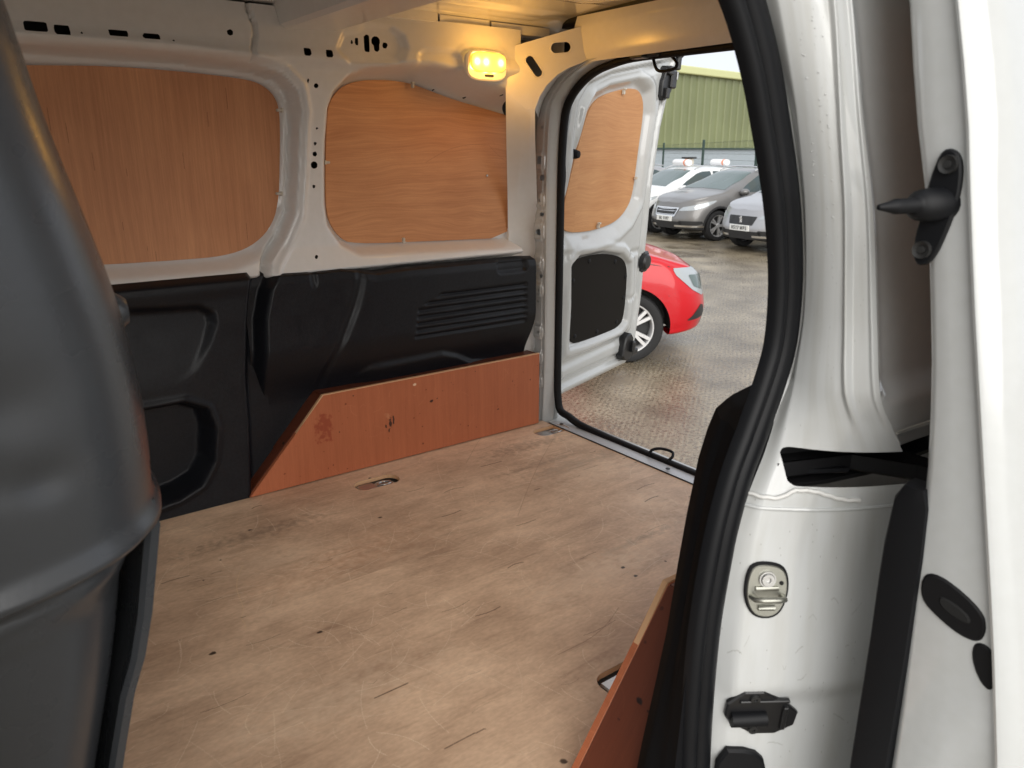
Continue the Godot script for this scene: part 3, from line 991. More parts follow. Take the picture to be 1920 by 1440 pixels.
# ------------------------------------------------------------------ yard, building, fence
func yard() -> void:
	var st := MB.new()
	var n := 24
	for i in n:
		for j in n:
			var f := func(k: int) -> float: return -150.0 + 300.0 * k / n
			var a := Vector3(f.call(i), GROUND, f.call(j))
			var b := Vector3(f.call(i + 1), GROUND, f.call(j + 1))
			var u := func(p: Vector3) -> Vector2:
				# the ribs run across the line from the van's tail to the red car
				return Vector2(p.x * 0.80 - p.z * 0.60, p.x * 0.60 + p.z * 0.80)
			var c := Vector3(b.x, GROUND, a.z)
			var d := Vector3(a.x, GROUND, b.z)
			st.quad(a, c, b, d, u.call(a), u.call(c), u.call(b), u.call(d))
	struct("ground", st.finish(0), M.ground)

	# green clad warehouse behind the fence
	var p0 := Vector3(44.96, 0, -40.29)
	var dir := Vector3(0.9942, 0, -0.1066).normalized()
	var back := dir.cross(Vector3.UP).normalized()
	if back.dot(p0) < 0: back = -back
	var b := thing("warehouse", "long green corrugated metal warehouse with pale green gutter and grey base wall", "building", p0 + Vector3(0, GROUND, 0))
	var at := func(s: float, y: float, o: float) -> Vector3: return p0 + dir * s + Vector3(0, y, 0) + back * o
	var mb := MB.new()
	# trapezoid sheets, ribs of 0.35 m standing 60 mm proud
	var rib := 0.95
	var x := -30.0
	while x < 60.0:
		var q := [[0.0, 0.0], [0.34, 0.0], [0.42, -0.10], [0.87, -0.10], [0.95, 0.0]]
		for i in 4:
			mb.quad(at.call(x + q[i][0], 0.95 + GROUND + 1.2, q[i][1]), at.call(x + q[i][0], 6.42, q[i][1]), at.call(x + q[i + 1][0], 6.42, q[i + 1][1]), at.call(x + q[i + 1][0], 0.95 + GROUND + 1.2, q[i + 1][1]))
		x += rib
	obj("cladding", mb.finish(10), M.clad, b)
	var wl := MB.new()
	wl.quad(at.call(-30, GROUND, 0.05), at.call(-30, 1.14, 0.05), at.call(60, 1.14, 0.05), at.call(60, GROUND, 0.05))
	wl.quad(at.call(-30, GROUND, 0.05), at.call(-30, 6.5, 0.05), at.call(-30, 6.5, 25), at.call(-30, GROUND, 25))
	wl.quad(at.call(60, GROUND, 0.05), at.call(60, 6.5, 0.05), at.call(60, 6.5, 25), at.call(60, GROUND, 25))
	wl.quad(at.call(-30, GROUND, 25), at.call(-30, 6.5, 25), at.call(60, 6.5, 25), at.call(60, GROUND, 25))
	obj("base_wall", wl.finish(0), M.wall_grey, b)
	var fl := MB.new()
	fl.sweep(PackedVector3Array([at.call(-30.2, 1.15, -0.13), at.call(60.2, 1.15, -0.13)]), V2([-0.06, -0.05, 0.06, -0.05, 0.06, 0.05, -0.06, 0.05]))
	obj("flashing", fl.finish(20), M.fence, b)
	var gu := MB.new()
	gu.sweep(PackedVector3Array([at.call(-30.3, 6.58, -0.2), at.call(60.3, 6.58, -0.2)]), V2([-0.28, -0.26, 0.2, -0.26, 0.24, -0.2, 0.24, 0.2, 0.16, 0.28, -0.28, 0.28]))
	obj("gutter", gu.finish(20), M.gutter, b)
	var rf := MB.new()
	rf.quad(at.call(-30, 6.8, 0.0), at.call(-30, 7.6, 12), at.call(60, 7.6, 12), at.call(60, 6.8, 0.0))
	rf.quad(at.call(-30, 7.6, 12), at.call(-30, 6.5, 25), at.call(60, 6.5, 25), at.call(60, 7.6, 12))
	obj("roof", rf.finish(0), M.clad, b)

	# mesh fence
	var posts := [Vector3(31.46, 0, -28.82), Vector3(24.88, 0, -20.71), Vector3(20.41, 0, -14.93), Vector3(15.9, 0, -9.1), Vector3(38.0, 0, -36.9)]
	var order := [4, 0, 1, 2, 3]
	var fe := thing("fence", "dark green weldmesh fence with square posts in front of the warehouse", "fence", posts[1] + Vector3(0, GROUND, 0))
	var wires := MB.new()
	for i in 5:
		var p: Vector3 = posts[i]
		var po := MB.new()
		po.box(p + Vector3(0, (1.36 + GROUND) * 0.5, 0), Vector3(0.08, 1.36 - GROUND, 0.08), 0.01, Transform3D())
		obj("post", po.finish(0), M.fence, fe)
	for i in 4:
		var a: Vector3 = posts[order[i]]
		var c: Vector3 = posts[order[i + 1]]
		var dd := (c - a)
		var len := dd.length()
		var t := dd / len
		var nn := t.cross(Vector3.UP) * 0.004
		var y := GROUND + 0.05
		while y < 1.26:
			wires.quad(a + Vector3(0, y, 0), a + Vector3(0, y + 0.007, 0) + nn, c + Vector3(0, y + 0.007, 0) + nn, c + Vector3(0, y, 0))
			y += 0.2
		var s := 0.0
		while s < len:
			var q := a + t * s
			wires.quad(q + Vector3(0, GROUND, 0), q + Vector3(0, 1.27, 0), q + t * 0.006 + Vector3(0, 1.27, 0), q + t * 0.006 + Vector3(0, GROUND, 0))
			s += 0.055
	var wo := obj("mesh_wires", wires.finish(0), M.fence, fe)
	wo.set_meta("kind", "stuff")

	var cn := thing("steel_column", "dark red upright steel column beside the mesh fence behind the parked cars", "column", Vector3(29.5, GROUND, -28.2))
	var cm := MB.new()
	for s in [-1.0, 1.0]:
		cm.box(Vector3(29.5, 0.05, -28.2 + s * 0.16), Vector3(0.34, 2.1, 0.05), 0.01)
	cm.box(Vector3(29.5, 0.05, -28.2), Vector3(0.05, 2.1, 0.27), 0.005)
	obj("flange", cm.finish(0), M.maroon, cn)
	var cp := MB.new()
	cp.box(Vector3(29.5, 1.12, -28.2), Vector3(0.5, 0.04, 0.5), 0.01)
	obj("cap_plate", cp.finish(0), M.maroon, cn)

	var bp := Vector3(23.6, GROUND, -20.3)
	var bn := thing("bin", "pale litter bin with a flat dark lid by the fence", "bin", bp)
	var bm := MB.new()
	bm.prism(V2([-0.13, -0.13, 0.13, -0.13, 0.13, 0.13, -0.13, 0.13]), 1.68, Transform3D(Basis(Vector3.RIGHT, Vector3(0, 0, -1), Vector3.UP), bp), 0.02)
	obj("body", bm.finish(0), M.peg, bn)
	var bl := MB.new()
	bl.box(bp + Vector3(0, 1.71, 0), Vector3(0.44, 0.06, 0.4), 0.02)
	obj("lid", bl.finish(0), M.trim, bn)

# ------------------------------------------------------------------ the van's shell
func build_van() -> Node3D:
	var van := thing("van", "white panel van with open side and rear doors, its bare load bay seen from inside", "van", Vector3(0.5, GROUND, ZC))
	obj("side_wall", Grid.new(300, 114, wall_point).emit(wall_keep), M.inner, van)
	obj("trim_panel", Grid.new(230, 150, liner_r).emit(), M.liner, van, "black moulded quarter trim with a slotted grille")
	obj("trim_panel", Grid.new(160, 110, liner_l).emit(), M.liner, van, "black moulded door trim with an armrest hollow and a pocket")
	obj("rear_pillar", Grid.new(270, 48, flange_point).emit(flange_keep), M.white, van)
	# nearside copy of the pillar
	obj("rear_pillar", Grid.new(60, 16, func(u, w):
		var p := flange_point(u, w)
		return Vector3(p.x, p.y, 2.0 * ZC - p.z)).emit(), M.white, van)
	# return of the wall into the pillar
	var ret := MB.new()
	var pth := [Vector2(1.510, -2.060), Vector2(1.511, -2.040), Vector2(1.56, -2.036), Vector2(1.60, -2.029), Vector2(1.6165, -2.0225)]
	for i in 4:
		for j in 8:
			var ya := -0.02 + 0.68 * j / 8.0
			var yb := -0.02 + 0.68 * (j + 1) / 8.0
			var a: Vector2 = pth[i]
			var b: Vector2 = pth[i + 1]
			ret.quad(Vector3(a.x, ya, a.y), Vector3(a.x, yb, a.y), Vector3(b.x, yb, b.y), Vector3(b.x, ya, b.y))
	obj("pillar_return", ret, M.inner, van)
	# corner gusset with two slots
	obj("gusset", Grid.new(90, 110, func(u, w): return gusset_p(Vector2(lerpf(-0.052, 0.195, u), lerpf(1.0, 1.25, w)))).emit(gusset_keep), M.inner, van)
	# skirt from the gusset's lower edge back to the door flange
	var gs := MB.new()
	var ge := [[0.036, 1.02], [0.05, 1.057], [0.069, 1.086], [0.1, 1.115], [0.131, 1.133], [0.169, 1.147], [0.19, 1.157]]
	var fo := [[-2.02, 1.0], [-2.01, 1.03], [-1.99, 1.062], [-1.93, 1.114], [-1.85, 1.147], [-1.80, 1.16], [-1.75, 1.167]]
	for i in 6:
		gs.quad(gusset_p(Vector2(ge[i][0], ge[i][1])), gusset_p(Vector2(ge[i + 1][0], ge[i + 1][1])), Vector3(1.617, fo[i + 1][1], fo[i + 1][0]), Vector3(1.617, fo[i][1], fo[i][0]))
	obj("gusset_skirt", Grid.new(24, 24, func(u, w):
		var f: float = u * 3.0
		var i := mini(int(f), 2)
		var up := [gusset_p(Vector2(-0.05, 1.072)), gusset_p(Vector2(0.0, 1.045)), gusset_p(Vector2(0.022, 1.026)), gusset_p(Vector2(0.036, 1.02))]
		var dn := [Vector3(1.509, 0.655, -2.0415), Vector3(1.54, 0.655, -2.0385), Vector3(1.58, 0.655, -2.034), Vector3(1.6165, 0.655, -2.0225)]
		var a: Vector3 = up[i].lerp(up[i + 1], f - i)
		var b: Vector3 = dn[i].lerp(dn[i + 1], f - i)
		var k := sm(0.0, 1.0, w)
		return Vector3(lerpf(a.x, b.x, k), lerpf(a.y, b.y, w), lerpf(a.z, b.z, k))).emit(), M.inner, van)
	obj("gusset_edge", gs, M.inner, van)
	for s in [[Vector2(0.020, 1.154), Vector2(0.044, 1.121), 0.0135], [Vector2(0.095, 1.187), Vector2(0.123, 1.189), 0.0160]]:
		var rim := MB.new()
		var loop := PackedVector3Array()
		var ang: float = (s[1] - s[0]).angle()
		for k in 24:
			var a := TAU * k / 24.0 + ang - PI / 2
			var c: Vector2 = s[1] if k < 12 else s[0]
			var q: Vector2 = c + Vector2(cos(a + 0.13), sin(a + 0.13)) * s[2]
			loop.append(gusset_p(q))
		rim.tube(loop, 0.0022, 6, true, Vector3(-0.59, 0, 0.8))
		obj("slot_rim", rim, M.inner, van)
	# header over the rear doors
	var hd := MB.new()
	var prof := V2([0.006, 1.150, 0.0, 1.165, -0.004, 1.18, -0.012, 1.235, -0.008, 1.252, 0.0, 1.275, 0.07, 1.28, 0.075, 1.15, 0.04, 1.15])
	for i in prof.size() - 1:
		var a := prof[i]
		var b := prof[i + 1]
		for k in 6:
			var za := lerpf(-1.828, -0.84, k / 6.0)
			var zb := lerpf(-1.828, -0.84, (k + 1) / 6.0)
			hd.quad(Vector3(1.602 + a.x, a.y, za), Vector3(1.602 + b.x, b.y, za), Vector3(1.602 + b.x, b.y, zb), Vector3(1.602 + a.x, a.y, zb))
	obj("rear_header", hd, M.inner, van)
	# roof skin with pressed ribs
	obj("roof", Grid.new(60, 150, func(u, w):
		var x := lerpf(-1.5, 1.7, u)
		var z := lerpf(-2.06, -0.5, w)
		var y := 1.262 + 0.03 * (1.0 - pow((z - ZC) / 0.75, 2.0)) - 0.030 * sm(-1.88, -1.955, z)
		for c in [-1.87, -1.66, -1.45, -1.24, -1.03]:
			y -= 0.009 * sm(0.045, 0.022, absf(z - c)) * sm(1.58, 1.48, x)
		y -= 0.02 * sm(0.9, 0.84, x) * 0.0
		return Vector3(x, y, z)).emit(), M.roof, van)
	var ro := MB.new()
	ro.box(Vector3(0.1, 1.345, ZC), Vector3(3.3, 0.03, 1.62), 0.012)
	obj("roof_skin", ro, M.white, van)
	# cant rail channel along the top of the wall
	var cr := MB.new()
	for seg in [[0.93, 1.19, 1.232], [1.19, 1.36, 1.228], [1.36, 1.578, 1.225]]:
		cr.box(Vector3((seg[0] + seg[1]) * 0.5, seg[2] + 0.004, -1.945), Vector3(seg[1] - seg[0] - 0.006, 0.006, 0.05), 0.001)
		cr.box(Vector3((seg[0] + seg[1]) * 0.5, seg[2] + 0.016, -1.922), Vector3(seg[1] - seg[0] - 0.006, 0.02, 0.004), 0.001)
	obj("cant_rail", cr.finish(0), M.inner, van)
	# roof cross member
	var xb := MB.new()
	xb.prism(V2([0.745, 1.262, 0.762, 1.196, 0.775, 1.188, 0.905, 1.193, 0.918, 1.2, 0.945, 1.262]), 1.4, Transform3D(Basis(), Vector3(0, 0, -1.97)), 0.001)
	obj("roof_beam", xb.finish(25), M.inner, van)
	# metal floor pan, tail panel and sill plate
	var pan := MB.new()
	pan.box(Vector3(0.1, -0.045, ZC), Vector3(3.1, 0.05, 1.55), 0.002)
	obj("floor_pan", pan.finish(0), M.steel, van)
	var tail := MB.new()
	tail.box(Vector3(1.67, -0.29, ZC), Vector3(0.11, 0.56, 1.66), 0.01)
	obj("tail_panel", tail.finish(0), M.white, van)
	var sill := MB.new()
	sill.prism(V2([1.598, 0.004, 1.598, 0.0, 1.672, -0.006, 1.672, -0.02, 1.598, -0.02]), 1.12, Transform3D(Basis(), Vector3(0, 0, -1.925)), 0.0005)
	var so := obj("sill_plate", sill.finish(20), M.sill, van)
	for z in [-1.885, -1.40, -1.0]:
		var bo := MB.new()
		bo.lathe(V2([0.0, 0.003, 0.006, 0.002, 0.007, 0.0]), 12, Transform3D(Basis(), Vector3(1.622, 0.003, z)))
		obj("screw", bo, M.bolt, so)
	# rear aperture seal
	var sp := PackedVector3Array()
	for q in [[-1.6, -0.006], [-1.72, -0.004], [-1.836, 0.004], [-1.883, 0.022], [-1.932, 0.034], [-1.947, 0.085], [-1.951, 0.178], [-1.951, 0.488], [-1.951, 0.745], [-1.949, 0.89], [-1.937, 1.008], [-1.91, 1.061], [-1.862, 1.1], [-1.81, 1.125], [-1.753, 1.139], [-1.65, 1.151], [-1.456, 1.151], [-1.246, 1.149], [-1.067, 1.149], [-0.899, 1.125], [-0.815, 1.075], [-0.8, 1.0], [-0.785, 0.88], [-0.785, 0.5], [-0.785, 0.15], [-0.8, 0.06], [-0.86, 0.0], [-1.0, -0.006], [-1.3, -0.006]]:
		sp.append(Vector3(1.655, q[1], q[0]))
	sp = spline(sp, 4, true)
	for i in sp.size():
		if sp[i].y < 0.02: sp[i].x = lerpf(1.672, 1.655, clampf((sp[i].y + 0.006) / 0.026, 0, 1))
	var se := MB.new()
	se.sweep(sp, V2([-0.011, 0.0, -0.009, 0.010, 0.0, 0.014, 0.008, 0.010, 0.010, 0.0, 0.008, -0.010, 0.0, -0.014, -0.009, -0.010]), Vector3.RIGHT, true)
	obj("rear_seal", se.finish(60), M.rubber, van, "black rubber seal round the rear door opening")
	# outer skins that close the body
	var sk := MB.new()
	sk.box(Vector3(0.95, 0.36, -2.185), Vector3(1.5, 1.86, 0.02), 0.004)
	sk.box(Vector3(0.0, -0.1, -2.185), Vector3(0.42, 0.94, 0.02), 0.004)
	sk.box(Vector3(-0.75, 0.05, -2.185), Vector3(1.1, 1.24, 0.02), 0.004)
	sk.box(Vector3(0.05, 0.85, -2.185), Vector3(0.32, 1.0, 0.02), 0.004)
	sk.box(Vector3(-0.7, 1.22, -2.175), Vector3(1.2, 0.14, 0.03), 0.004)
	obj("offside_skin", sk.finish(0), M.white, van)
	for s in [0, 1]:
		var rc := MB.new()
		var pr := V2([1.66, -2.19, 1.70, -2.18, 1.705, -2.10, 1.692, -1.985, 1.672, -1.966, 1.664, -1.975, 1.66, -2.03, 1.60, -2.19]) if s == 0 else V2([1.66, -0.42, 1.70, -0.43, 1.705, -0.55, 1.692, -0.745, 1.668, -0.77, 1.655, -0.75, 1.652, -0.65, 1.60, -0.42])
		rc.prism(pr, 1.86, Transform3D(Basis(Vector3.RIGHT, Vector3(0, 0, 1), Vector3(0, -1, 0)), Vector3(0, 1.3, 0)), 0.002)
		obj("corner_skin", rc.finish(50), M.white, van)
	# closing pieces: top of the tail, cant rail and the front end of the wall cavity
	var cb := MB.new()
	cb.box(Vector3(1.70, 1.26, ZC), Vector3(0.012, 0.19, 1.70), 0.003)
	cb.box(Vector3(0.65, 1.30, -2.13), Vector3(2.15, 0.10, 0.13), 0.01)
	cb.box(Vector3(-0.345, 0.4, -2.09), Vector3(0.03, 1.9, 0.20), 0.004)
	cb.box(Vector3(1.66, 1.29, ZC), Vector3(0.09, 0.07, 1.60), 0.01)
	cb.box(Vector3(0.65, 0.3, -2.15), Vector3(2.0, 1.9, 0.02), 0.002)
	obj("body_frame", cb.finish(0), M.bolt, van)
	# front of the body: dash bulkhead, windscreen pillars, cab sides
	var fr := MB.new()
	fr.box(Vector3(-1.5, 0.05, ZC), Vector3(0.04, 1.2, 1.7), 0.004)
	fr.box(Vector3(-1.5, 1.22, ZC), Vector3(0.06, 0.16, 1.7), 0.01)
	for z in [-2.15, -0.5]:
		fr.box(Vector3(-1.48, 0.9, z), Vector3(0.09, 0.6, 0.09), 0.01)
	fr.box(Vector3(-0.78, 0.05, -0.42), Vector3(1.4, 1.24, 0.03), 0.006)
	fr.box(Vector3(-0.08, 0.35, -0.44), Vector3(0.09, 1.8, 0.10), 0.02)
	fr.box(Vector3(-0.4, 1.23, -0.5), Vector3(2.2, 0.14, 0.12), 0.02)
	fr.box(Vector3(1.15, 1.245, -0.505), Vector3(1.1, 0.11, 0.11), 0.02)
	obj("cab_shell", fr.finish(0), M.white, van)
	var sl := MB.new()
	sl.box(Vector3(0.32, -0.24, -0.455), Vector3(0.76, 0.4, 0.14), 0.03)
	obj("side_sill", sl.finish(0), M.white, van)
	var niw := MB.new()
	niw.box(Vector3(1.315, 0.6, -0.64), Vector3(0.63, 1.3, 0.012), 0.002)
	niw.quad(Vector3(0.79, -0.02, -0.51), Vector3(0.79, 1.25, -0.53), Vector3(1.005, 1.25, -0.645), Vector3(1.005, -0.02, -0.645))
	obj("inner_wall", niw.finish(0), M.inner, van)
	var wd := MB.new()
	wd.quad(Vector3(-1.47, 0.62, -2.1), Vector3(-1.47, 1.16, -2.1), Vector3(-1.47, 1.16, -0.55), Vector3(-1.47, 0.62, -0.55))
	var pane := mat(Color(0.8, 0.9, 0.88, 0.12), 0.02)
	pane.transparency = BaseMaterial3D.TRANSPARENCY_ALPHA
	obj("windscreen", wd.finish(0), pane, van)
	return van

# ------------------------------------------------------------------ doors of the van
func van_doors(van: Node3D) -> void:
	# door jamb and rear quarter
	obj("door_jamb", Grid.new(70, 290, jamb_point).emit(jamb_keep), M.jamb, van)
	obj("rear_quarter", Grid.new(60, 290, quarter_point).emit(jamb_keep), M.white, van, "white rear quarter panel with a pressed blank window")
	# flange that carries the seal, turned in behind the jamb's edge
	obj("seal_flange", Grid.new(6, 120, func(u, w):
		var y := lerpf(1.2, -0.25, w)
		var a := jamb_at(0.0, y)
		var p := [a, a + Vector3(-0.004, 0, -0.006), a + Vector3(-0.012, 0, -0.012), a + Vector3(0.02, 0, -0.04), a + Vector3(0.08, 0, -0.06)]
		var f: float = u * 4.0
		var i := mini(int(f), 3)
		return p[i].lerp(p[i + 1], f - i)).emit(), M.jamb, van)
	# slide rail in its slot
	var ch := MB.new()
	var prof := V2([-0.03, -0.05, 0.03, -0.05, 0.03, -0.046, -0.026, -0.046, -0.026, 0.03, 0.03, 0.03, 0.03, 0.034, -0.03, 0.034])
	var rp := PackedVector3Array([Vector3(0.735, 0.566, -0.475), Vector3(0.78, 0.566, -0.457), Vector3(0.85, 0.566, -0.44), Vector3(1.1, 0.566, -0.43), Vector3(1.68, 0.566, -0.425)])
	ch.sweep(rp, V2([0.0, -0.034, 0.004, -0.034, 0.004, 0.03, 0.0, 0.03]))
	ch.sweep(rp, V2([-0.02, 0.024, 0.03, 0.024, 0.03, 0.029, -0.02, 0.029]))
	ch.sweep(rp, V2([-0.02, -0.029, 0.03, -0.029, 0.03, -0.024, -0.02, -0.024]))
	var rail := obj("slide_rail", ch.finish(20), M.black, van, "black sliding door rail inside its slot")
	var arm := MB.new()
	arm.prism(V2([0.71, -0.455, 0.80, -0.42, 0.83, -0.36, 0.83, -0.33, 0.86, -0.33, 0.86, -0.40, 0.84, -0.44, 0.72, -0.48]), 0.02, Transform3D(Basis(Vector3.RIGHT, Vector3(0, 0, 1), Vector3(0, -1, 0)), Vector3(0, 0.568, 0)), 0.003)
	obj("roller_arm", arm.finish(20), M.rubber, rail)
	var lip := MB.new()
	lip.prism(V2([0.74, -0.445, 0.79, -0.415, 0.79, -0.430, 0.74, -0.460]), 0.006, Transform3D(Basis(Vector3.RIGHT, Vector3(0, 0, 1), Vector3(0, -1, 0)), Vector3(0, 0.556, 0)), 0.001)
	obj("roller_guide", lip.finish(20), M.rubber_soft, rail)
	# seam sealer bead under the slot
	var bead := PackedVector3Array()
	for i in 30:
		var t := 0.02 + 0.62 * i / 29.0
		var y := 0.531 + 0.010 * sm(0.25, 0.42, t / 0.64) - 0.012 * sm(0.5, 0.95, t / 0.64) + 0.0005 * sin(i * 1.9)
		bead.append(jamb_at(t, y) + Vector3(-0.0015, 0, 0.001))
	var bm := MB.new()
	bm.tube(bead, 0.0026, 6)
	obj("sealer_bead", bm.finish(60), M.seam, van)
	var bead2 := PackedVector3Array()
	for i in 16:
		bead2.append(jamb_at(0.02 + 0.9 * i / 15.0, 0.518) + Vector3(-0.001, 0, 0))
	var b2 := MB.new()
	b2.tube(bead2, 0.0022, 6)
	obj("seam", b2.finish(60), M.white, van)

	# rain drops left on the upper jamb
	var dr := MB.new()
	for i in 70:
		var row := i % 3
		var yy := 1.08 - rng.randf() * 0.30
		var tt: float = [0.28, 0.44, 0.52][row] + rng.randf_range(-0.015, 0.015)
		var f := jamb_frame(tt, yy)
		var r := rng.randf_range(0.0004, 0.0010)
		dr.lathe(V2([0.0, r * 0.7, r * 0.7, r * 0.5, r, 0.0]), 7, f * Transform3D(Basis(Vector3.RIGHT, PI / 2), Vector3(0, 0, 0.0002)))
	var dro := obj("water_drops", dr.finish(70), M.white, van)
	dro.set_meta("kind", "stuff")

	# side aperture seal: wide soft lip
	var sp := PackedVector3Array()
	for q in [[-0.0, 1.16, -0.50], [0.3, 1.17, -0.50], [0.48, 1.15, -0.497], [0.565, 1.105, -0.492], [0.612, 1.045, -0.482], [0.645, 0.985, -0.476], [0.672, 0.92, -0.473], [0.692, 0.862, -0.47], [0.708, 0.81, -0.47], [0.718, 0.757, -0.47], [0.719, 0.70, -0.47], [0.706, 0.655, -0.47], [0.684, 0.605, -0.47], [0.660, 0.552, -0.47], [0.641, 0.478, -0.47], [0.629, 0.38, -0.47], [0.628, 0.27, -0.47], [0.633, 0.17, -0.47], [0.640, 0.06, -0.47], [0.62, -0.02, -0.47], [0.5, -0.05, -0.47], [0.1, -0.05, -0.47]]:
		sp.append(Vector3(q[0], q[1], q[2]))
	for i in sp.size():
		if i > 3: sp[i].x += 0.003
	sp = spline(sp, 5)
	var se := MB.new()
	se.sweep(sp, V2([-0.022, -0.012, -0.023, -0.004, -0.020, 0.002, -0.012, 0.006, -0.004, 0.0065, 0.0015, 0.004, 0.004, 0.0005, 0.007, 0.003, 0.013, 0.0055, 0.019, 0.003, 0.022, -0.003, 0.022, -0.012]), Vector3(0, 0, 1))
	obj("side_seal", se.finish(50), M.rubber_soft, van, "thick black rubber seal round the side door opening")
	# black arch trim inside the seal: edge at the inner front, ridge, and where it meets the seal
	var rings := []
	for q in [[0.606, 0.725, 0.705, 0.690], [0.598, 0.706, 0.690, 0.680], [0.575, 0.693, 0.678, 0.668], [0.54, 0.680, 0.664, 0.655], [0.50, 0.672, 0.652, 0.645], [0.465, 0.665, 0.645, 0.637], [0.40, 0.655, 0.633, 0.624], [0.31, 0.643, 0.622, 0.615], [0.22, 0.624, 0.612, 0.610], [0.15, 0.608, 0.603, 0.606], [0.05, 0.59, 0.59, 0.60], [-0.03, 0.57, 0.58, 0.60]]:
		rings.append(PackedVector3Array([Vector3(q[1] + 0.2, q[0], -0.60), Vector3(q[1] + 0.03, q[0], -0.565), Vector3(q[1] + 0.004, q[0], -0.538), Vector3(q[1], q[0], -0.53), Vector3(q[1] - 0.001, q[0], -0.522), Vector3(q[2], q[0], -0.502), Vector3(q[2] - 0.002, q[0], -0.496), Vector3(q[3] - 0.008, q[0], -0.478), Vector3(q[3] + 0.05, q[0], -0.474)]))
	var top := PackedVector3Array()
	for p in rings[0]: top.append(p + Vector3(0.012, 0.004, 0.0))
	var tp2 := PackedVector3Array()
	for p in rings[0]: tp2.append(Vector3(p.x * 0.4 + 0.5, 0.609, p.z * 0.3 - 0.37))
	rings.push_front(top)
	rings.push_front(tp2)
	var at := MB.new()
	at.loft(rings, false)
	obj("arch_trim", at.finish(28), M.arch, van, "black plastic wheel arch trim inside the door opening")

	# open sliding door
	var ring2 := []
	var y := 1.22
	while y > -0.29:
		ring2.append(slide_ring(y))
		y -= 0.05
	var sd := MB.new()
	sd.loft(ring2, true, true)
	var door := obj("sliding_door", sd.finish(34), M.white, van, "white sliding door slid open along the van's flank")
	# plywood lining on its inner face
	var pl := MB.new()
	var prs := []
	for i in 12:
		var py := lerpf(0.63, 1.06, i / 11.0)
		var pz := tab(SLIDE, py, 4, 1)
		prs.append(PackedVector3Array([Vector3(0.765, py, pz + 0.002), Vector3(0.765, py, pz - 0.006), Vector3(1.42, py, pz - 0.006), Vector3(1.42, py, pz + 0.002)]))
	pl.loft(prs, true, true)
	obj("plywood_panel", pl.finish(0), M.ply_r, door)
	# rubber strip along the door's inner edge
	var rs := PackedVector3Array()
	for q in [[0.598, -0.302], [0.58, -0.303], [0.53, -0.303], [0.48, -0.303], [0.42, -0.302], [0.34, -0.302], [0.25, -0.302], [0.1, -0.302], [-0.2, -0.305]]:
		rs.append(Vector3(0.702, q[0], q[1]))
	var stp := MB.new()
	var srings := []
	for i in rs.size():
		var w := 0.0225 if i > 1 else (0.011 if i == 0 else 0.019)
		var p := rs[i]
		srings.append(PackedVector3Array([p + Vector3(0.02, 0, w * 0.9), p + Vector3(0.002, 0, w * 0.9), p + Vector3(-0.004, 0, w * 0.75), p + Vector3(-0.006, 0, 0), p + Vector3(-0.004, 0, -w * 0.8), p + Vector3(0.004, 0, -w), p + Vector3(0.02, 0, -w)]))
	stp.loft(srings, true, true)
	obj("door_seal", stp.finish(40), M.rubber_soft, door)
	# guide pin on its plate
	var bk := MB.new()
	var pxf := Transform3D(Basis(Vector3(0, 0, 1), Vector3.UP, Vector3(-1, 0, 0)), Vector3(0.6995, 0, -0.006))
	bk.prism(chaikin(V2([-0.317, 0.905, -0.301, 0.899, -0.297, 0.870, -0.302, 0.838, -0.312, 0.806, -0.325, 0.803, -0.330, 0.822, -0.326, 0.85, -0.324, 0.878]), 2), 0.006, pxf, 0.0015)
	var brk := obj("guide_bracket", bk.finish(30), M.rubber_soft, door)
	for q in [[-0.309, 0.890], [-0.320, 0.818]]:
		var bo := MB.new()
		bo.lathe(V2([0.0, 0.005, 0.003, 0.005, 0.0035, 0.003, 0.0075, 0.0045, 0.008, 0.0]), 14, Transform3D(Basis(Vector3(0, 0, 1), Vector3(-1, 0, 0), Vector3.UP), Vector3(0.6935, q[1], q[0] - 0.006)))
		obj("bolt", bo, M.bolt, brk)
	var pin := MB.new()
	pin.lathe(V2([0.0, 0.064, 0.0025, 0.063, 0.0055, 0.050, 0.0065, 0.047, 0.0065, 0.028, 0.009, 0.026, 0.013, 0.022, 0.0145, 0.012, 0.0145, -0.004]), 18, Transform3D(Basis(Vector3(0, 0, 1), Vector3(-0.93, -0.02, -0.36).normalized(), Vector3.UP), Vector3(0.697, 0.857, -0.318)))
	obj("guide_pin", pin.finish(50), M.rubber_soft, brk)
	# lock openings lower down
	var face := func(yy: float) -> Basis:
		return Basis(Vector3(0, 0, 1), Vector3.UP, Vector3(-1, 0, 0))
	var ov := MB.new()
	ov.prism(chaikin(V2([-0.282, 0.518, -0.262, 0.522, -0.226, 0.505, -0.220, 0.487, -0.224, 0.472, -0.24, 0.470, -0.262, 0.478, -0.281, 0.49]), 2), 0.004, Transform3D(face.call(0.5), Vector3(0.701, 0, 0)), 0.002)
	var lk := obj("lock_cover", ov.finish(30), M.rubber, door)
	var ovi := MB.new()
	ovi.prism(chaikin(V2([-0.265, 0.505, -0.236, 0.498, -0.232, 0.484, -0.262, 0.490]), 2), 0.0055, Transform3D(face.call(0.5), Vector3(0.701, 0, 0)), 0.002)
	obj("lock_slot", ovi.finish(30), M.void, lk)
	var ov2 := MB.new()
	ov2.prism(chaikin(V2([-0.229, 0.472, -0.214, 0.474, -0.205, 0.455, -0.206, 0.430, -0.216, 0.432, -0.228, 0.452]), 2), 0.004, Transform3D(face.call(0.45), Vector3(0.701, 0, 0)), 0.002)
	obj("lock_cover", ov2.finish(30), M.rubber, door)

	# striker and guides on the jamb
	jamb_fittings(van)

	# rear door, opened a little past square
	var rd := obj("rear_door", Grid.new(150, 220, door_point).emit(door_keep), M.white, van, "white rear door standing open with plywood window blank and dark lower cover")
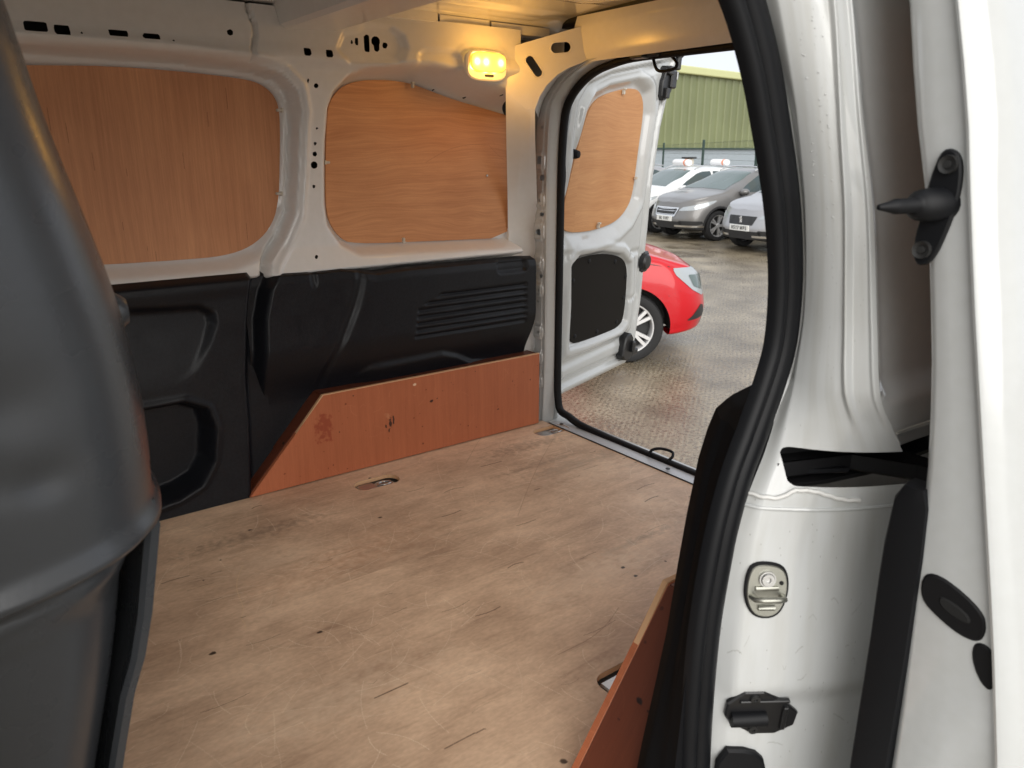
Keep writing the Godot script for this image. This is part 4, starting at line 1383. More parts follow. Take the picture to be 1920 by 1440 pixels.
	org[rd] = Vector3.ZERO
	var dx := door_xf()
	var sh := MB.new()
	sh.prism(door_out, 0.018, Transform3D(dx.basis, dx * Vector3(0, 0, -0.062)), 0.001)
	for i in door_out.size():
		var a := door_out[i]
		var b := door_out[(i + 1) % door_out.size()]
		sh.quad(dx * Vector3(a.x, a.y, -0.05), dx * Vector3(a.x, a.y, -0.0075), dx * Vector3(b.x, b.y, -0.0075), dx * Vector3(b.x, b.y, -0.05))
	obj("outer_skin", sh.finish(40), M.white, rd)
	var pp := MB.new()
	var inset := PackedVector2Array()
	for p in chaikin(door_ply, 2): inset.append(p)
	pp.prism(inset, 0.009, Transform3D(dx.basis, dx * Vector3(0, 0, -0.031)), 0.001)
	obj("plywood_panel", pp.finish(30), M.ply_door, rd)
	var cv := MB.new()
	cv.prism(chaikin(door_cov, 2), 0.005, Transform3D(dx.basis, dx * Vector3(0, 0, -0.0125)), 0.0015)
	obj("lower_cover", cv.finish(30), M.hardboard, rd)
	for q in [[0.0, 0.44], [0.0, 0.30], [0.05, 0.215], [0.23, 0.20], [0.40, 0.21], [0.44, 0.31], [0.44, 0.40], [0.33, 0.475], [0.11, 0.502]]:
		var cl := MB.new()
		cl.lathe(V2([0.0, 0.004, 0.008, 0.0035, 0.010, 0.001, 0.010, 0.0]), 12, Transform3D(dx.basis * Basis(Vector3.RIGHT, PI / 2), dx * Vector3(q[0], q[1], -0.0075)))
		obj("fastener", cl.finish(50), M.rubber, rd)
	for q in [[0.272, 1.115, 0.0], [0.455, 0.80, PI / 2], [0.17, 0.628, 0.0]]:
		var pg := MB.new()
		pg.box(Vector3.ZERO, Vector3(0.009, 0.016, 0.012), 0.002, Transform3D(dx.basis * Basis(Vector3(0, 0, 1), q[2]), dx * Vector3(q[0], q[1], -0.014)))
		pg.box(Vector3(0, 0.012, 0.004), Vector3(0.012, 0.006, 0.012), 0.001, Transform3D(dx.basis * Basis(Vector3(0, 0, 1), q[2]), dx * Vector3(q[0], q[1], -0.014)))
		obj("clip", pg.finish(0), M.peg, rd)
	# locks on the free edge
	var lk1 := MB.new()
	var lt := func(x: float, yy: float, z: float) -> Transform3D: return Transform3D(dx.basis, dx * Vector3(x, yy, z))
	lk1.prism(chaikin(V2([0.545, 1.10, 0.600, 1.105, 0.640, 1.15, 0.640, 1.215, 0.62, 1.235, 0.565, 1.232, 0.555, 1.19, 0.54, 1.17]), 1), 0.03, lt.call(0, 0, -0.012), 0.004)
	lk1.box(Vector3.ZERO, Vector3(0.05, 0.07, 0.035), 0.006, lt.call(0.625, 1.185, 0.012))
	lk1.box(Vector3.ZERO, Vector3(0.035, 0.035, 0.03), 0.006, lt.call(0.585, 1.215, 0.020))
	lk1.box(Vector3.ZERO, Vector3(0.030, 0.040, 0.02), 0.004, lt.call(0.575, 1.13, 0.022))
	var la := obj("door_lock", lk1.finish(25), M.black, rd)
	var lkm := MB.new()
	lkm.box(Vector3.ZERO, Vector3(0.010, 0.030, 0.006), 0.001, lt.call(0.642, 1.20, 0.030))
	obj("latch_tongue", lkm.finish(0), M.steel, la)
	var rod := MB.new()
	rod.tube(PackedVector3Array([lt.call(0.665, 1.20, -0.01).origin, lt.call(0.690, 1.27, -0.02).origin, lt.call(0.70, 1.30, -0.02).origin]), 0.005, 6)
	obj("lock_rod", rod.finish(50), M.bolt, rd)
	var cat := MB.new()
	cat.box(Vector3.ZERO, Vector3(0.06, 0.045, 0.05), 0.008, lt.call(0.70, 1.295, -0.01))
	cat.box(Vector3.ZERO, Vector3(0.09, 0.02, 0.06), 0.006, lt.call(0.72, 1.318, -0.02))
	cat.box(Vector3.ZERO, Vector3(0.03, 0.07, 0.04), 0.006, lt.call(0.705, 1.26, -0.01))
	obj("striker_hook", cat.finish(0), M.bolt, rd)
	var lk2 := MB.new()
	lk2.lathe(V2([0.0, 0.03, 0.028, 0.028, 0.036, 0.02, 0.038, 0.0]), 18, Transform3D(dx.basis * Basis(Vector3.RIGHT, PI / 2), dx * Vector3(0.598, 0.445, -0.01)))
	lk2.box(Vector3.ZERO, Vector3(0.05, 0.09, 0.025), 0.008, lt.call(0.60, 0.445, -0.005))
	obj("door_lock", lk2.finish(30), M.black, rd)
	var lk3 := MB.new()
	lk3.prism(chaikin(V2([0.43, 0.04, 0.50, 0.02, 0.53, 0.05, 0.525, 0.12, 0.49, 0.155, 0.45, 0.14, 0.435, 0.10]), 1), 0.035, lt.call(0, 0, -0.008), 0.006)
	lk3.box(Vector3.ZERO, Vector3(0.06, 0.03, 0.03), 0.006, lt.call(0.555, 0.05, 0.01))
	lk3.box(Vector3.ZERO, Vector3(0.025, 0.05, 0.03), 0.006, lt.call(0.50, 0.09, 0.03))
	obj("door_lock", lk3.finish(25), M.black, rd)
	# rubber buffer by the hinge side
	var bf := MB.new()
	bf.lathe(V2([0.0, 0.03, 0.012, 0.028, 0.016, 0.015, 0.018, 0.0]), 14, Transform3D(dx.basis * Basis(Vector3.RIGHT, PI / 2), dx * Vector3(-0.075, 0.895, -0.012)))
	obj("buffer", bf.finish(50), M.rubber, rd)
	# hinge
	for hy in [0.25, 0.95]:
		var hg := MB.new()
		hg.box(Vector3(1.745, hy, -2.15), Vector3(0.12, 0.05, 0.03), 0.006)
		hg.tube(PackedVector3Array([Vector3(1.735, hy - 0.045, -2.165), Vector3(1.735, hy + 0.045, -2.165)]), 0.014, 10, false, Vector3.RIGHT)
		obj("hinge", hg.finish(40), M.white, rd)

# find the jamb's place for a height and an x
func jamb_frame(t: float, y: float) -> Transform3D:
	var o := jamb_at(t, y)
	var ex := (jamb_at(t + 0.03, y) - jamb_at(t - 0.03, y)).normalized()
	var ey := (jamb_at(t, y + 0.02) - jamb_at(t, y - 0.02)).normalized()
	var ez := ex.cross(ey).normalized()
	if ez.x > 0: ez = -ez
	return Transform3D(Basis(ex, ez.cross(ex).normalized(), ez), o)

func jamb_fittings(van: Node3D) -> void:
	var f := jamb_frame(0.175, 0.422)
	var rim := MB.new()
	rim.prism(chaikin(V2([-0.016, 0.035, 0.016, 0.033, 0.026, 0.018, 0.026, -0.010, 0.015, -0.034, -0.012, -0.034, -0.025, -0.012, -0.024, 0.018]), 2), 0.003, f, 0.001)
	var st := obj("door_striker", rim.finish(40), M.rubber, van, "brassy steel door striker in a black gasket")
	var pl := MB.new()
	pl.prism(chaikin(V2([-0.014, 0.032, 0.014, 0.030, 0.0235, 0.017, 0.0235, -0.009, 0.013, -0.031, -0.011, -0.031, -0.0225, -0.011, -0.0215, 0.017]), 2), 0.005, f, 0.001)
	obj("plate", pl.finish(40), M.gold, st)
	var bo := MB.new()
	var fx := func(x: float, y: float, z: float) -> Transform3D: return f * Transform3D(Basis(Vector3.RIGHT, PI / 2), Vector3(x, y, z))
	bo.lathe(V2([0.0, 0.002, 0.003, 0.002, 0.0035, 0.005, 0.007, 0.005, 0.008, 0.003, 0.0095, 0.003, 0.010, 0.0]), 20, fx.call(0.0, 0.015, 0.005))
	obj("bolt", bo.finish(40), M.steel, st)
	var bar := MB.new()
	bar.tube(PackedVector3Array([f * Vector3(-0.017, -0.006, 0.004), f * Vector3(-0.015, -0.005, 0.016), f * Vector3(-0.008, -0.004, 0.020), f * Vector3(0.010, -0.004, 0.020), f * Vector3(0.017, -0.005, 0.016), f * Vector3(0.019, -0.006, 0.004)]), 0.0035, 8)
	bar.tube(PackedVector3Array([f * Vector3(-0.013, 0.004, 0.006), f * Vector3(0.013, 0.004, 0.006)]), 0.003, 6)
	bar.tube(PackedVector3Array([f * Vector3(-0.009, -0.019, 0.006), f * Vector3(0.010, -0.019, 0.006)]), 0.0035, 6)
	obj("loop", bar.finish(60), M.gold, st)
	var hl := MB.new()
	hl.lathe(V2([0.0, 0.0007, 0.0025, 0.0007, 0.0026, 0.0]), 10, fx.call(0.0165, 0.010, 0.0052))
	obj("hole", hl.finish(0), M.void, st)

	var g := jamb_frame(0.20, 0.262)
	var gp := MB.new()
	gp.prism(V2([-0.036, 0.012, -0.017, 0.030, 0.006, 0.030, 0.034, 0.012, 0.052, -0.006, 0.050, -0.026, 0.028, -0.040, 0.0, -0.040, -0.030, -0.020, -0.037, -0.008]), 0.006, g, 0.002)
	gp.box(Vector3(0.008, 0.016, 0.006), Vector3(0.06, 0.004, 0.006), 0.001, g)
	gp.box(Vector3(0.034, -0.010, 0.007), Vector3(0.006, 0.036, 0.008), 0.001, g)
	var gd := obj("door_guide", gp.finish(20), M.black, van, "black octagonal door buffer plate low on the jamb")
	var rl := MB.new()
	rl.tube(PackedVector3Array([g * Vector3(-0.030, -0.010, 0.008), g * Vector3(0.012, -0.010, 0.008)]), 0.010, 12)
	obj("roller", rl.finish(50), M.rubber_soft, gd)
	for q in [[-0.004, 0.020], [0.0, -0.030]]:
		var s := MB.new()
		s.lathe(V2([0.0, 0.001, 0.002, 0.001, 0.0025, 0.003, 0.006, 0.003, 0.0065, 0.0]), 12, g * Transform3D(Basis(Vector3.RIGHT, PI / 2), Vector3(q[0], q[1], 0.006)))
		obj("screw", s.finish(30), M.bolt, gd)
	var h := jamb_frame(0.15, 0.183)
	var lp := MB.new()
	lp.prism(chaikin(V2([-0.030, 0.022, 0.012, 0.020, 0.032, 0.0, 0.034, -0.06, -0.032, -0.06]), 1), 0.008, h, 0.003)
	obj("door_stop", lp.finish(30), M.rubber_soft, van, "black rubber door stop below the buffer plate")

# ------------------------------------------------------------------ lamp, clips and small fittings
func van_details(van: Node3D) -> void:
	# load bay lamp
	var c := Vector3(1.323, 1.131, -1.8825)
	var hs := MB.new()
	var xf := Transform3D(Basis(), c + Vector3(0, 0, -0.016))
	var o := PackedVector2Array()
	var i2 := PackedVector2Array()
	for k in 40:
		var a := TAU * k / 40.0
		var s := Vector2(signf(cos(a)) * pow(absf(cos(a)), 0.55), signf(sin(a)) * pow(absf(sin(a)), 0.55))
		o.append(s * Vector2(0.069, 0.040))
		i2.append(s * Vector2(0.060, 0.026))
	hs.prism(o, 0.014, xf, 0.004)
	var lamp := obj("interior_lamp", hs.finish(30), M.sign_white, van, "oval white load bay lamp switched on, glowing yellow")
	var ln := MB.new()
	ln.prism(i2, 0.010, Transform3D(Basis(), c + Vector3(0, 0.008, -0.003)), 0.003, true, 1.0)
	# frosted lens lit by three bulbs behind it
	var gw := 128
	var gh := 64
	var im := Image.create(gw, gh, false, Image.FORMAT_RGB8)
	for y in gh:
		for x in gw:
			var p := Vector2((x + 0.5) / gw - 0.5, (y + 0.5) / gh - 0.5) * Vector2(0.130, 0.060)
			var e := 0.0
			for bx in [-0.040, -0.010, 0.040]:
				e += exp(-p.distance_squared_to(Vector2(bx, 0.0)) / 0.00011)
			im.set_pixel(x, y, Color(minf(1.0, 0.50 + e), minf(1.0, 0.32 + e * 0.85), minf(1.0, 0.05 + e * 0.6)))
	var lm := mat(Color(0.9, 0.85, 0.7), 0.3)
	lm.emission_enabled = true
	lm.emission_operator = BaseMaterial3D.EMISSION_OP_MULTIPLY
	lm.emission = Color(1, 1, 1)
	lm.emission_texture = ImageTexture.create_from_image(im)
	lm.emission_energy_multiplier = 2.6
	lm.uv1_scale = Vector3(1 / 0.130, 1 / 0.060, 1)
	lm.uv1_offset = Vector3(0.5, 0.5, 0)
	obj("lens", ln.finish(40), lm, lamp)
	var sw := MB.new()
	sw.box(c + Vector3(0.005, -0.026, 0.0), Vector3(0.030, 0.006, 0.006), 0.002)
	obj("switch", sw.finish(0), M.bolt, lamp)
	var li := OmniLight3D.new()
	li.name = "lamp_light"
	li.light_color = Color(1.0, 0.72, 0.30)
	li.light_energy = 0.011
	li.light_size = 0.03
	li.omni_range = 6.0
	li.omni_attenuation = 2.0
	li.shadow_enabled = true
	add_child(li)
	li.position = c + Vector3(0, 0.0, 0.075)

	# pegs holding the plywood blanks
	for q in [[1.166, 1.083, 0.0], [1.117, 0.648, PI], [0.890, 0.873, PI / 2], [0.772, 1.003, -PI / 2], [0.752, 0.795, -PI / 2]]:
		var pg := MB.new()
		var t := Transform3D(Basis(Vector3(0, 0, 1), q[2]), Vector3(q[0], q[1], -2.032))
		pg.box(Vector3(0, -0.002, 0), Vector3(0.007, 0.014, 0.012), 0.002, t)
		pg.box(Vector3(0, 0.005, 0.003), Vector3(0.011, 0.005, 0.010), 0.001, t)
		obj("clip", pg.finish(0), M.peg, van)
	var scw := MB.new()
	scw.lathe(V2([0.0, 0.002, 0.003, 0.0015, 0.004, 0.0]), 10, Transform3D(Basis(Vector3.RIGHT, PI / 2), Vector3(1.43, 0.829, -2.044)))
	obj("screw", scw, M.steel, van)
	# black lock keeper and its loop under the rear header
	var kp := MB.new()
	kp.box(Vector3(1.655, 1.156, -1.585), Vector3(0.05, 0.02, 0.10), 0.005)
	kp.box(Vector3(1.64, 1.150, -1.60), Vector3(0.05, 0.012, 0.05), 0.003)
	var ko := obj("lock_keeper", kp.finish(0), M.black, van)
	var lo := MB.new()
	lo.tube(spline(PackedVector3Array([Vector3(1.66, 1.15, -1.578), Vector3(1.65, 1.130, -1.562), Vector3(1.645, 1.112, -1.545), Vector3(1.647, 1.108, -1.525), Vector3(1.655, 1.112, -1.495), Vector3(1.66, 1.125, -1.490), Vector3(1.665, 1.146, -1.515)]), 4), 0.0045, 7)
	lo.tube(PackedVector3Array([Vector3(1.66, 1.152, -1.63), Vector3(1.66, 1.154, -1.50)]), 0.006, 7)
	obj("loop", lo.finish(60), M.rubber_soft, ko)
	# striker loop on the sill
	var sl := MB.new()
	sl.tube(spline(PackedVector3Array([Vector3(1.662, 0.0, -1.515), Vector3(1.672, 0.016, -1.51), Vector3(1.690, 0.022, -1.49), Vector3(1.70, 0.020, -1.455), Vector3(1.685, 0.012, -1.44), Vector3(1.668, 0.0, -1.445)]), 4), 0.0045, 7)
	obj("sill_striker", sl.finish(60), M.rubber_soft, van)
	# header flange marks
	for q in [[1.61, -1.70], [1.61, -1.645], [1.615, -1.45], [1.615, -1.36], [1.615, -1.29], [1.61, -1.78]]:
		var hm := MB.new()
		hm.box(Vector3(q[0] + 0.025, 1.1555, q[1]), Vector3(0.016, 0.003, 0.022), 0.001)
		obj("plug", hm.finish(0), M.hardboard, van)

# ------------------------------------------------------------------ plywood lining
func kick_box(o: Node3D, s: float, zf: float, xa := 0.566, xb := 0.795, y1 := 0.250) -> void:
	# s = 1: face looks towards +z. Front board, top board and slanted end board
	var t := 0.012
	var xe := 1.568
	var dep := 0.056 if s > 0 else 0.10
	var fx := Transform3D(Basis(), Vector3(0, 0, zf - (t if s > 0 else 0.0)))
	var a := MB.new()
	a.prism(V2([xa, 0.003, xe, 0.003, xe, y1, xb, y1]), t, fx, 0.0015, true, 1.0)
	var fb := obj("front_board", a.finish(20), M.kick, o)
	# raw edge of the sheet
	var e := MB.new()
	var zc := zf - s * t * 0.5
	e.sweep(PackedVector3Array([Vector3(xa + 0.012, 0.008, zc), Vector3(xb - 0.002, y1 + 0.0012, zc), Vector3(xe, y1 + 0.0012, zc)]), V2([-t * 0.40, -0.004, t * 0.40, -0.004, t * 0.40, 0.0008, -t * 0.40, 0.0008]), Vector3.UP)
	obj("ply_edge", e.finish(20), M.kick_edge, fb)
	var b := MB.new()
	b.box(Vector3((xb + xe) * 0.5, y1 - 0.007, zf - s * (t + dep * 0.5 + 0.0005)), Vector3(xe - xb, 0.012, dep), 0.001)
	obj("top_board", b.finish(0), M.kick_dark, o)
	var c := MB.new()
	var dv := Vector2(xb - xa, y1 - 0.003)
	var ln := dv.length()
	c.box(Vector3(ln * 0.5, -0.006, 0), Vector3(ln - 0.004, 0.012, dep), 0.001, Transform3D(Basis(Vector3(0, 0, 1), dv.angle()), Vector3(xa - 0.0015, 0.003, zf - s * (t + dep * 0.5 + 0.0005))))
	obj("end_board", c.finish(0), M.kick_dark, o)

func lining() -> void:
	# floor sheet with cut-outs over the lashing rings
	var holes := [Vector2(0.892, -1.836), Vector2(1.562, -1.868), Vector2(0.868, -0.806), Vector2(1.562, -0.80)]
	var pf := thing("plywood_floor", "worn brown plywood sheet covering the load bay floor", "floor panel", Vector3(0.8, 0, ZC))
	var ring_d := func(p: Vector2, c: Vector2) -> float:
		return rbox(p.x, p.y, c.x, c.y, 0.066, 0.034, 0.028)
	var edge := V2([-0.35, -1.972, 0.56, -1.972, 0.575, -1.962, 1.5975, -1.962, 1.5975, -0.70, 0.60, -0.70, 0.57, -0.56, -0.35, -0.56])
	var keep := func(p: Vector3, _n: Vector3) -> float:
		var d := -sdf(edge, p.x, p.z)
		for h in holes: d = minf(d, ring_d.call(Vector2(p.x, p.z), h))
		return d
	var g := Grid.new(320, 230, func(u, w): return Vector3(lerpf(-0.36, 1.61, u), 0.0, lerpf(-1.99, -0.55, w)), func(p): return Vector2(p.x, p.z))
	obj("sheet", g.emit(keep), M.floor, pf)
	# edges of the sheet and of the cut-outs
	var ed := MB.new()
	var wall := func(poly: PackedVector2Array) -> void:
		for i in poly.size():
			var a := poly[i]
			var b := poly[(i + 1) % poly.size()]
			ed.quad(Vector3(a.x, -0.0004, a.y), Vector3(a.x, -0.012, a.y), Vector3(b.x, -0.012, b.y), Vector3(b.x, -0.0004, b.y))
	wall.call(edge)
	for h in holes:
		var lp := PackedVector2Array()
		for k in 28:
			var a := TAU * (k + 0.5) / 28.0
			lp.append(h + Vector2(signf(cos(a)) * 0.038 + cos(a) * 0.028, signf(sin(a)) * 0.006 + sin(a) * 0.028))
		wall.call(lp)
	obj("sheet_edge", ed.finish(0), M.kick_edge, pf)
	# rings under the cut-outs
	var labels := ["steel lashing ring sunk in the floor beside the middle of the long kick board", "steel lashing ring sunk in the floor by the rear pillar at the sill", "steel lashing ring sunk in the floor beside the near kick board"]
	for i in 3:
		var h: Vector2 = holes[i]
		var r := thing("lashing_ring", labels[i], "tie-down ring", Vector3(h.x, -0.02, h.y), 0.0, "floor lashing rings")
		var dish := MB.new()
		dish.lathe(V2([0.001, -0.018, 0.02, -0.016, 0.026, -0.012, 0.03, -0.0125]), 20, Transform3D(Basis(), Vector3(h.x + 0.022, 0, h.y + 0.002)))
		obj("dish", dish.finish(40), M.steel, r)
		var lp := PackedVector3Array()
		for k in 20:
			var a := TAU * k / 20.0
			lp.append(Vector3(h.x + 0.022 + cos(a) * 0.019, -0.008 + 0.003 * sin(a), h.y + 0.002 + sin(a) * 0.017))
		var ri := MB.new()
		ri.tube(lp, 0.0032, 7, true)
		obj("ring", ri.finish(60), M.steel, r)
		var bar := MB.new()
		bar.box(Vector3(h.x - 0.03, -0.0115, h.y), Vector3(0.05, 0.010, 0.045), 0.003)
		obj("bracket", bar.finish(0), M.steel, r)
	var k1 := thing("kick_board", "long red brown plywood kick board boxed along the far wall, scuffed and stained", "kick board", Vector3(1.1, 0.0, -1.97), 0.0, "plywood wheel arch boxes")
	kick_box(k1, 1.0, -1.942)
	var k2 := thing("kick_board", "red brown plywood kick board behind the black arch trim, only its sloping end showing", "kick board", Vector3(1.1, 0.0, -0.70), 0.0, "plywood wheel arch boxes")
	kick_box(k2, -1.0, -0.69, 0.615, 0.805, 0.272)
	# wall blanks
	var van: Node3D = find_child("van", false, false)
	var a := MB.new()
	var big := PackedVector2Array()
	for p in chaikin(ply_l, 2): big.append(p)
	a.prism(big, 0.008, Transform3D(Basis(), Vector3(0, 0, ZP + 0.001)), 0.0008)
	obj("plywood_panel", a.finish(20), M.ply_l, van, "dark reddish plywood blank with upright grain")
	var b := MB.new()
	b.prism(chaikin(ply_r, 2), 0.008, Transform3D(Basis(), Vector3(0, 0, ZP + 0.001)), 0.0008)
	obj("plywood_panel", b.finish(20), M.ply_r, van, "orange brown plywood blank with wavy grain")

# ------------------------------------------------------------------ front seat
const SEAT_X := [1.10, 0.05, 1.018, 0.075, 0.958, 0.081, 0.914, 0.090, 0.866, 0.101, 0.810, 0.114, 0.764, 0.122, 0.707, 0.127, 0.642, 0.127, 0.601, 0.124, 0.565, 0.116, 0.487, 0.102, 0.414, 0.082, 0.333, 0.060, 0.278, 0.044, 0.1, 0.02, -0.02, 0.0]

func seat() -> void:
	var st := thing("front_seat", "dark grey moulded back of the front seat, blurred close to the camera", "seat", Vector3(-0.2, 0.0, -0.85))
	var tb := SEAT_X.duplicate()
	var pos := func(u: float, w: float) -> Vector3:
		var y := lerpf(1.09, 0.0, w)
		var xr := 0.0
		for k in 5: xr += tab(tb, y + (k - 2) * 0.022) / 5.0
		var a := TAU * u
		var rx := 0.30
		var rz := 0.27
		var e := 0.42
		var cx := xr - rx
		var p := Vector3(cx + rx * signf(cos(a)) * pow(absf(cos(a)), e), y, -0.86 + rz * signf(sin(a)) * pow(absf(sin(a)), e))
		var n := Vector3(cos(a), 0, sin(a))
		# moulded ridge that climbs towards the rear, the shell above it a little proud
		var yr := 0.588 + 0.10 * maxf(0.0, p.x + 0.02) + 0.05 * minf(0.0, p.x + 0.02)
		var d := y - yr
		p += n * (0.009 * exp(-d * d / 0.00010) - 0.008 * exp(-pow(d + 0.017, 2.0) / 0.00006) - 0.012 * sm(0.0, -0.02, d) - 0.012 * sm(-0.01, -0.06, d))
		# dents in the shell
		for q in [[0.02, 0.735, 0.030, 0.010], [0.035, 0.675, 0.018, 0.012], [0.0, 0.68, 0.02, 0.008]]:
			if p.z > -0.70:
				p -= n * q[3] * 0.5 * exp(-(pow(p.x - q[0], 2.0) + pow(y - q[1], 2.0) * 1.6) / (q[2] * q[2]))
		p -= n * 0.02 * sm(0.04, 0.0, 1.09 - y)
		return p
	obj("back_shell", Grid.new(180, 200, pos).emit(), M.seat, st)
	var cp := MB.new()
	var ring := PackedVector3Array()
	for k in 60: ring.append(pos.call(k / 60.0, 0.0))
	for k in range(1, 59): cp.tri(ring[0], ring[k], ring[k + 1])
	obj("top_cap", cp.finish(0), M.seat, st)
	# loose edge panel beside the lower shell
	var rings := []
	for q in [[0.614, 0.119, 0.006], [0.59, 0.121, 0.010], [0.553, 0.113, 0.014], [0.509, 0.104, 0.014], [0.469, 0.093, 0.014], [0.436, 0.080, 0.014], [0.386, 0.066, 0.014], [0.344, 0.055, 0.014], [0.2, 0.02, 0.014], [0.05, -0.01, 0.014]]:
		var x: float = q[1] - 0.002
		var h: float = q[2]
		rings.append(PackedVector3Array([Vector3(x, q[0], -0.70), Vector3(x - 0.004, q[0], -0.668 + h * 0.3), Vector3(x - 0.012, q[0], -0.664 + h * 0.3), Vector3(x - 0.016, q[0], -0.668 + h * 0.2), Vector3(x - 0.012, q[0], -0.70), Vector3(x - 0.012, q[0], -0.9), Vector3(x, q[0], -0.9)]))
	var ep := MB.new()
	ep.loft(rings, true, true)
	obj("edge_panel", ep.finish(40), M.seat, st)
	var gp := MB.new()
	gp.box(Vector3(0.0, 0.30, -0.77), Vector3(0.12, 0.56, 0.02), 0.002)
	obj("inner_lining", gp.finish(0), M.void, st)
	var kn := MB.new()
	kn.lathe(V2([0.0, 0.022, 0.012, 0.02, 0.018, 0.012, 0.02, 0.0]), 16, Transform3D(Basis(Vector3(0, 0, 1), Vector3(1, 0, 0.2).normalized(), Vector3.UP), Vector3(0.116, 0.755, -0.80)))
	obj("knob", kn.finish(50), M.seat, st)
	var cu := MB.new()
	cu.box(Vector3(-0.55, 0.12, -0.86), Vector3(0.6, 0.24, 0.52), 0.06)
	obj("cushion", cu.finish(30), M.liner, st)

# ------------------------------------------------------------------ cars
class Shape:
	var L := 4.16
	var W := 1.76
	var top: Array
	var belt: Array
	var fa := 0.86        # front axle from the nose
	var ra := 3.40
	var r := 0.335
	var roofw := 0.60
	var rake := 0.12
	var low := 0.24
	var nose := 0.75
	var g: Grid

	func half(l: float) -> float:
		var h := W * 0.5
		if l < nose: h *= pow(maxf(0.0, 1.0 - pow(1.0 - l / nose, 2.7)), 1.0 / 2.7)
		var e := L - l
		if e < 0.7: h *= pow(maxf(0.0, 1.0 - pow(1.0 - e / 0.7, 3.0)), 1.0 / 3.0)
		return h

	func at(u: float, v: float) -> Vector3:
		var l := 0.0
		if u < 0.3: l = 0.9 * pow(u / 0.3, 2.0)
		elif u < 0.85: l = lerpf(0.9, L - 0.7, (u - 0.3) / 0.55)
		else: l = L - 0.7 * pow((1.0 - u) / 0.15, 2.0)
		var sg := signf(v - 0.5)
		var s := 1.0 - absf(v - 0.5) * 2.0      # 0 at the sill, 1 at the middle of the roof
		var tp := 0.0
		for k in 5: tp += curve(top, clampf(l + (k - 2) * 0.045, 0.0, L)) / 5.0
		var bl := minf(curve(belt, l), tp - 0.035)
		var w := half(l)
		var yb := low + 0.04 * sm2(0.5, 0.0, l)
		var cab := sm2(0.12, 0.42, tp - bl)
		var wt := lerpf(w * 0.86, minf(w * 0.95, roofw), cab)
		var p := [Vector2(0.5 * w, yb), Vector2(0.90 * w, yb), Vector2(0.965 * w, yb + 0.07), Vector2(0.99 * w, yb + 0.2), Vector2(w, lerpf(yb, bl, 0.55)), Vector2(0.992 * w, lerpf(yb, bl, 0.80)), Vector2(lerpf(0.95, 0.945, cab) * w, bl),
			Vector2(lerpf(w * 0.90, lerpf(wt, w, 0.42), cab), lerpf(bl, tp, 0.55)), Vector2(wt, lerpf(tp - 0.012, tp - 0.055, cab)), Vector2(wt * 0.72, tp), Vector2(0.0, tp + 0.018)]
		var f := s * (p.size() - 1)
		var i := mini(int(f), p.size() - 2)
		f -= i
		var q: Vector2 = p[i].cubic_interpolate(p[i + 1], p[maxi(i - 1, 0)], p[mini(i + 2, p.size() - 1)], f)
		var z := l + rake * sm2(0.42, 0.95, q.y) * sm2(1.4, 0.0, l) - 0.05 * sm2(0.5, 0.2, q.y) * -1.0 * sm2(0.8, 0.0, l)
		return Vector3(q.x * sg, q.y, z - L * 0.5)

	func l_of(p: Vector3) -> float: return p.z + L * 0.5

	static func sm2(a: float, b: float, x: float) -> float:
		var t := clampf((x - a) / (b - a), 0.0, 1.0)
		return t * t * (3.0 - 2.0 * t)

	static func curve(t: Array, x: float) -> float:
		for i in range(0, t.size() - 2, 2):
			if x <= t[i + 2]: return lerpf(t[i + 1], t[i + 3], clampf((x - t[i]) / (t[i + 2] - t[i]), 0.0, 1.0))
		return t[t.size() - 1]

	func arch(p: Vector3, rr: float) -> float:
		var l := l_of(p)
		if absf(p.x) < W * 0.28: return 1.0
		return minf(Vector2(l - fa, p.y - r).length(), Vector2(l - ra, p.y - r).length()) - rr

	func build() -> void:
		g = Grid.new(200, 96, at)

func suv_shape() -> Shape:
	var s := Shape.new()
	s.top = [0.0, 0.80, 0.04, 0.86, 0.14, 0.92, 0.5, 0.995, 1.02, 1.07, 1.9, 1.46, 2.25, 1.535, 2.8, 1.555, 3.5, 1.51, 3.8, 1.43, 4.02, 1.08, 4.1, 0.95, 4.16, 0.8]
	s.belt = [0.0, 0.74, 0.2, 0.84, 1.0, 0.97, 3.0, 1.04, 4.16, 1.08]
	s.build()
	return s

func hatch_shape() -> Shape:
	var s := Shape.new()
	s.L = 4.3; s.W = 1.82
	s.top = [0.0, 0.70, 0.05, 0.80, 0.16, 0.90, 0.6, 1.02, 1.2, 1.10, 2.1, 1.46, 2.6, 1.53, 3.2, 1.51, 3.9, 1.40, 4.15, 1.02, 4.3, 0.75]
	s.belt = [0.0, 0.62, 0.15, 0.80, 0.5, 0.93, 1.1, 1.03, 3.0, 1.05, 4.3, 1.05]
	s.fa = 0.84; s.ra = 3.48; s.r = 0.335; s.low = 0.26; s.nose = 0.52; s.rake = 0.07
	s.build()
	return s

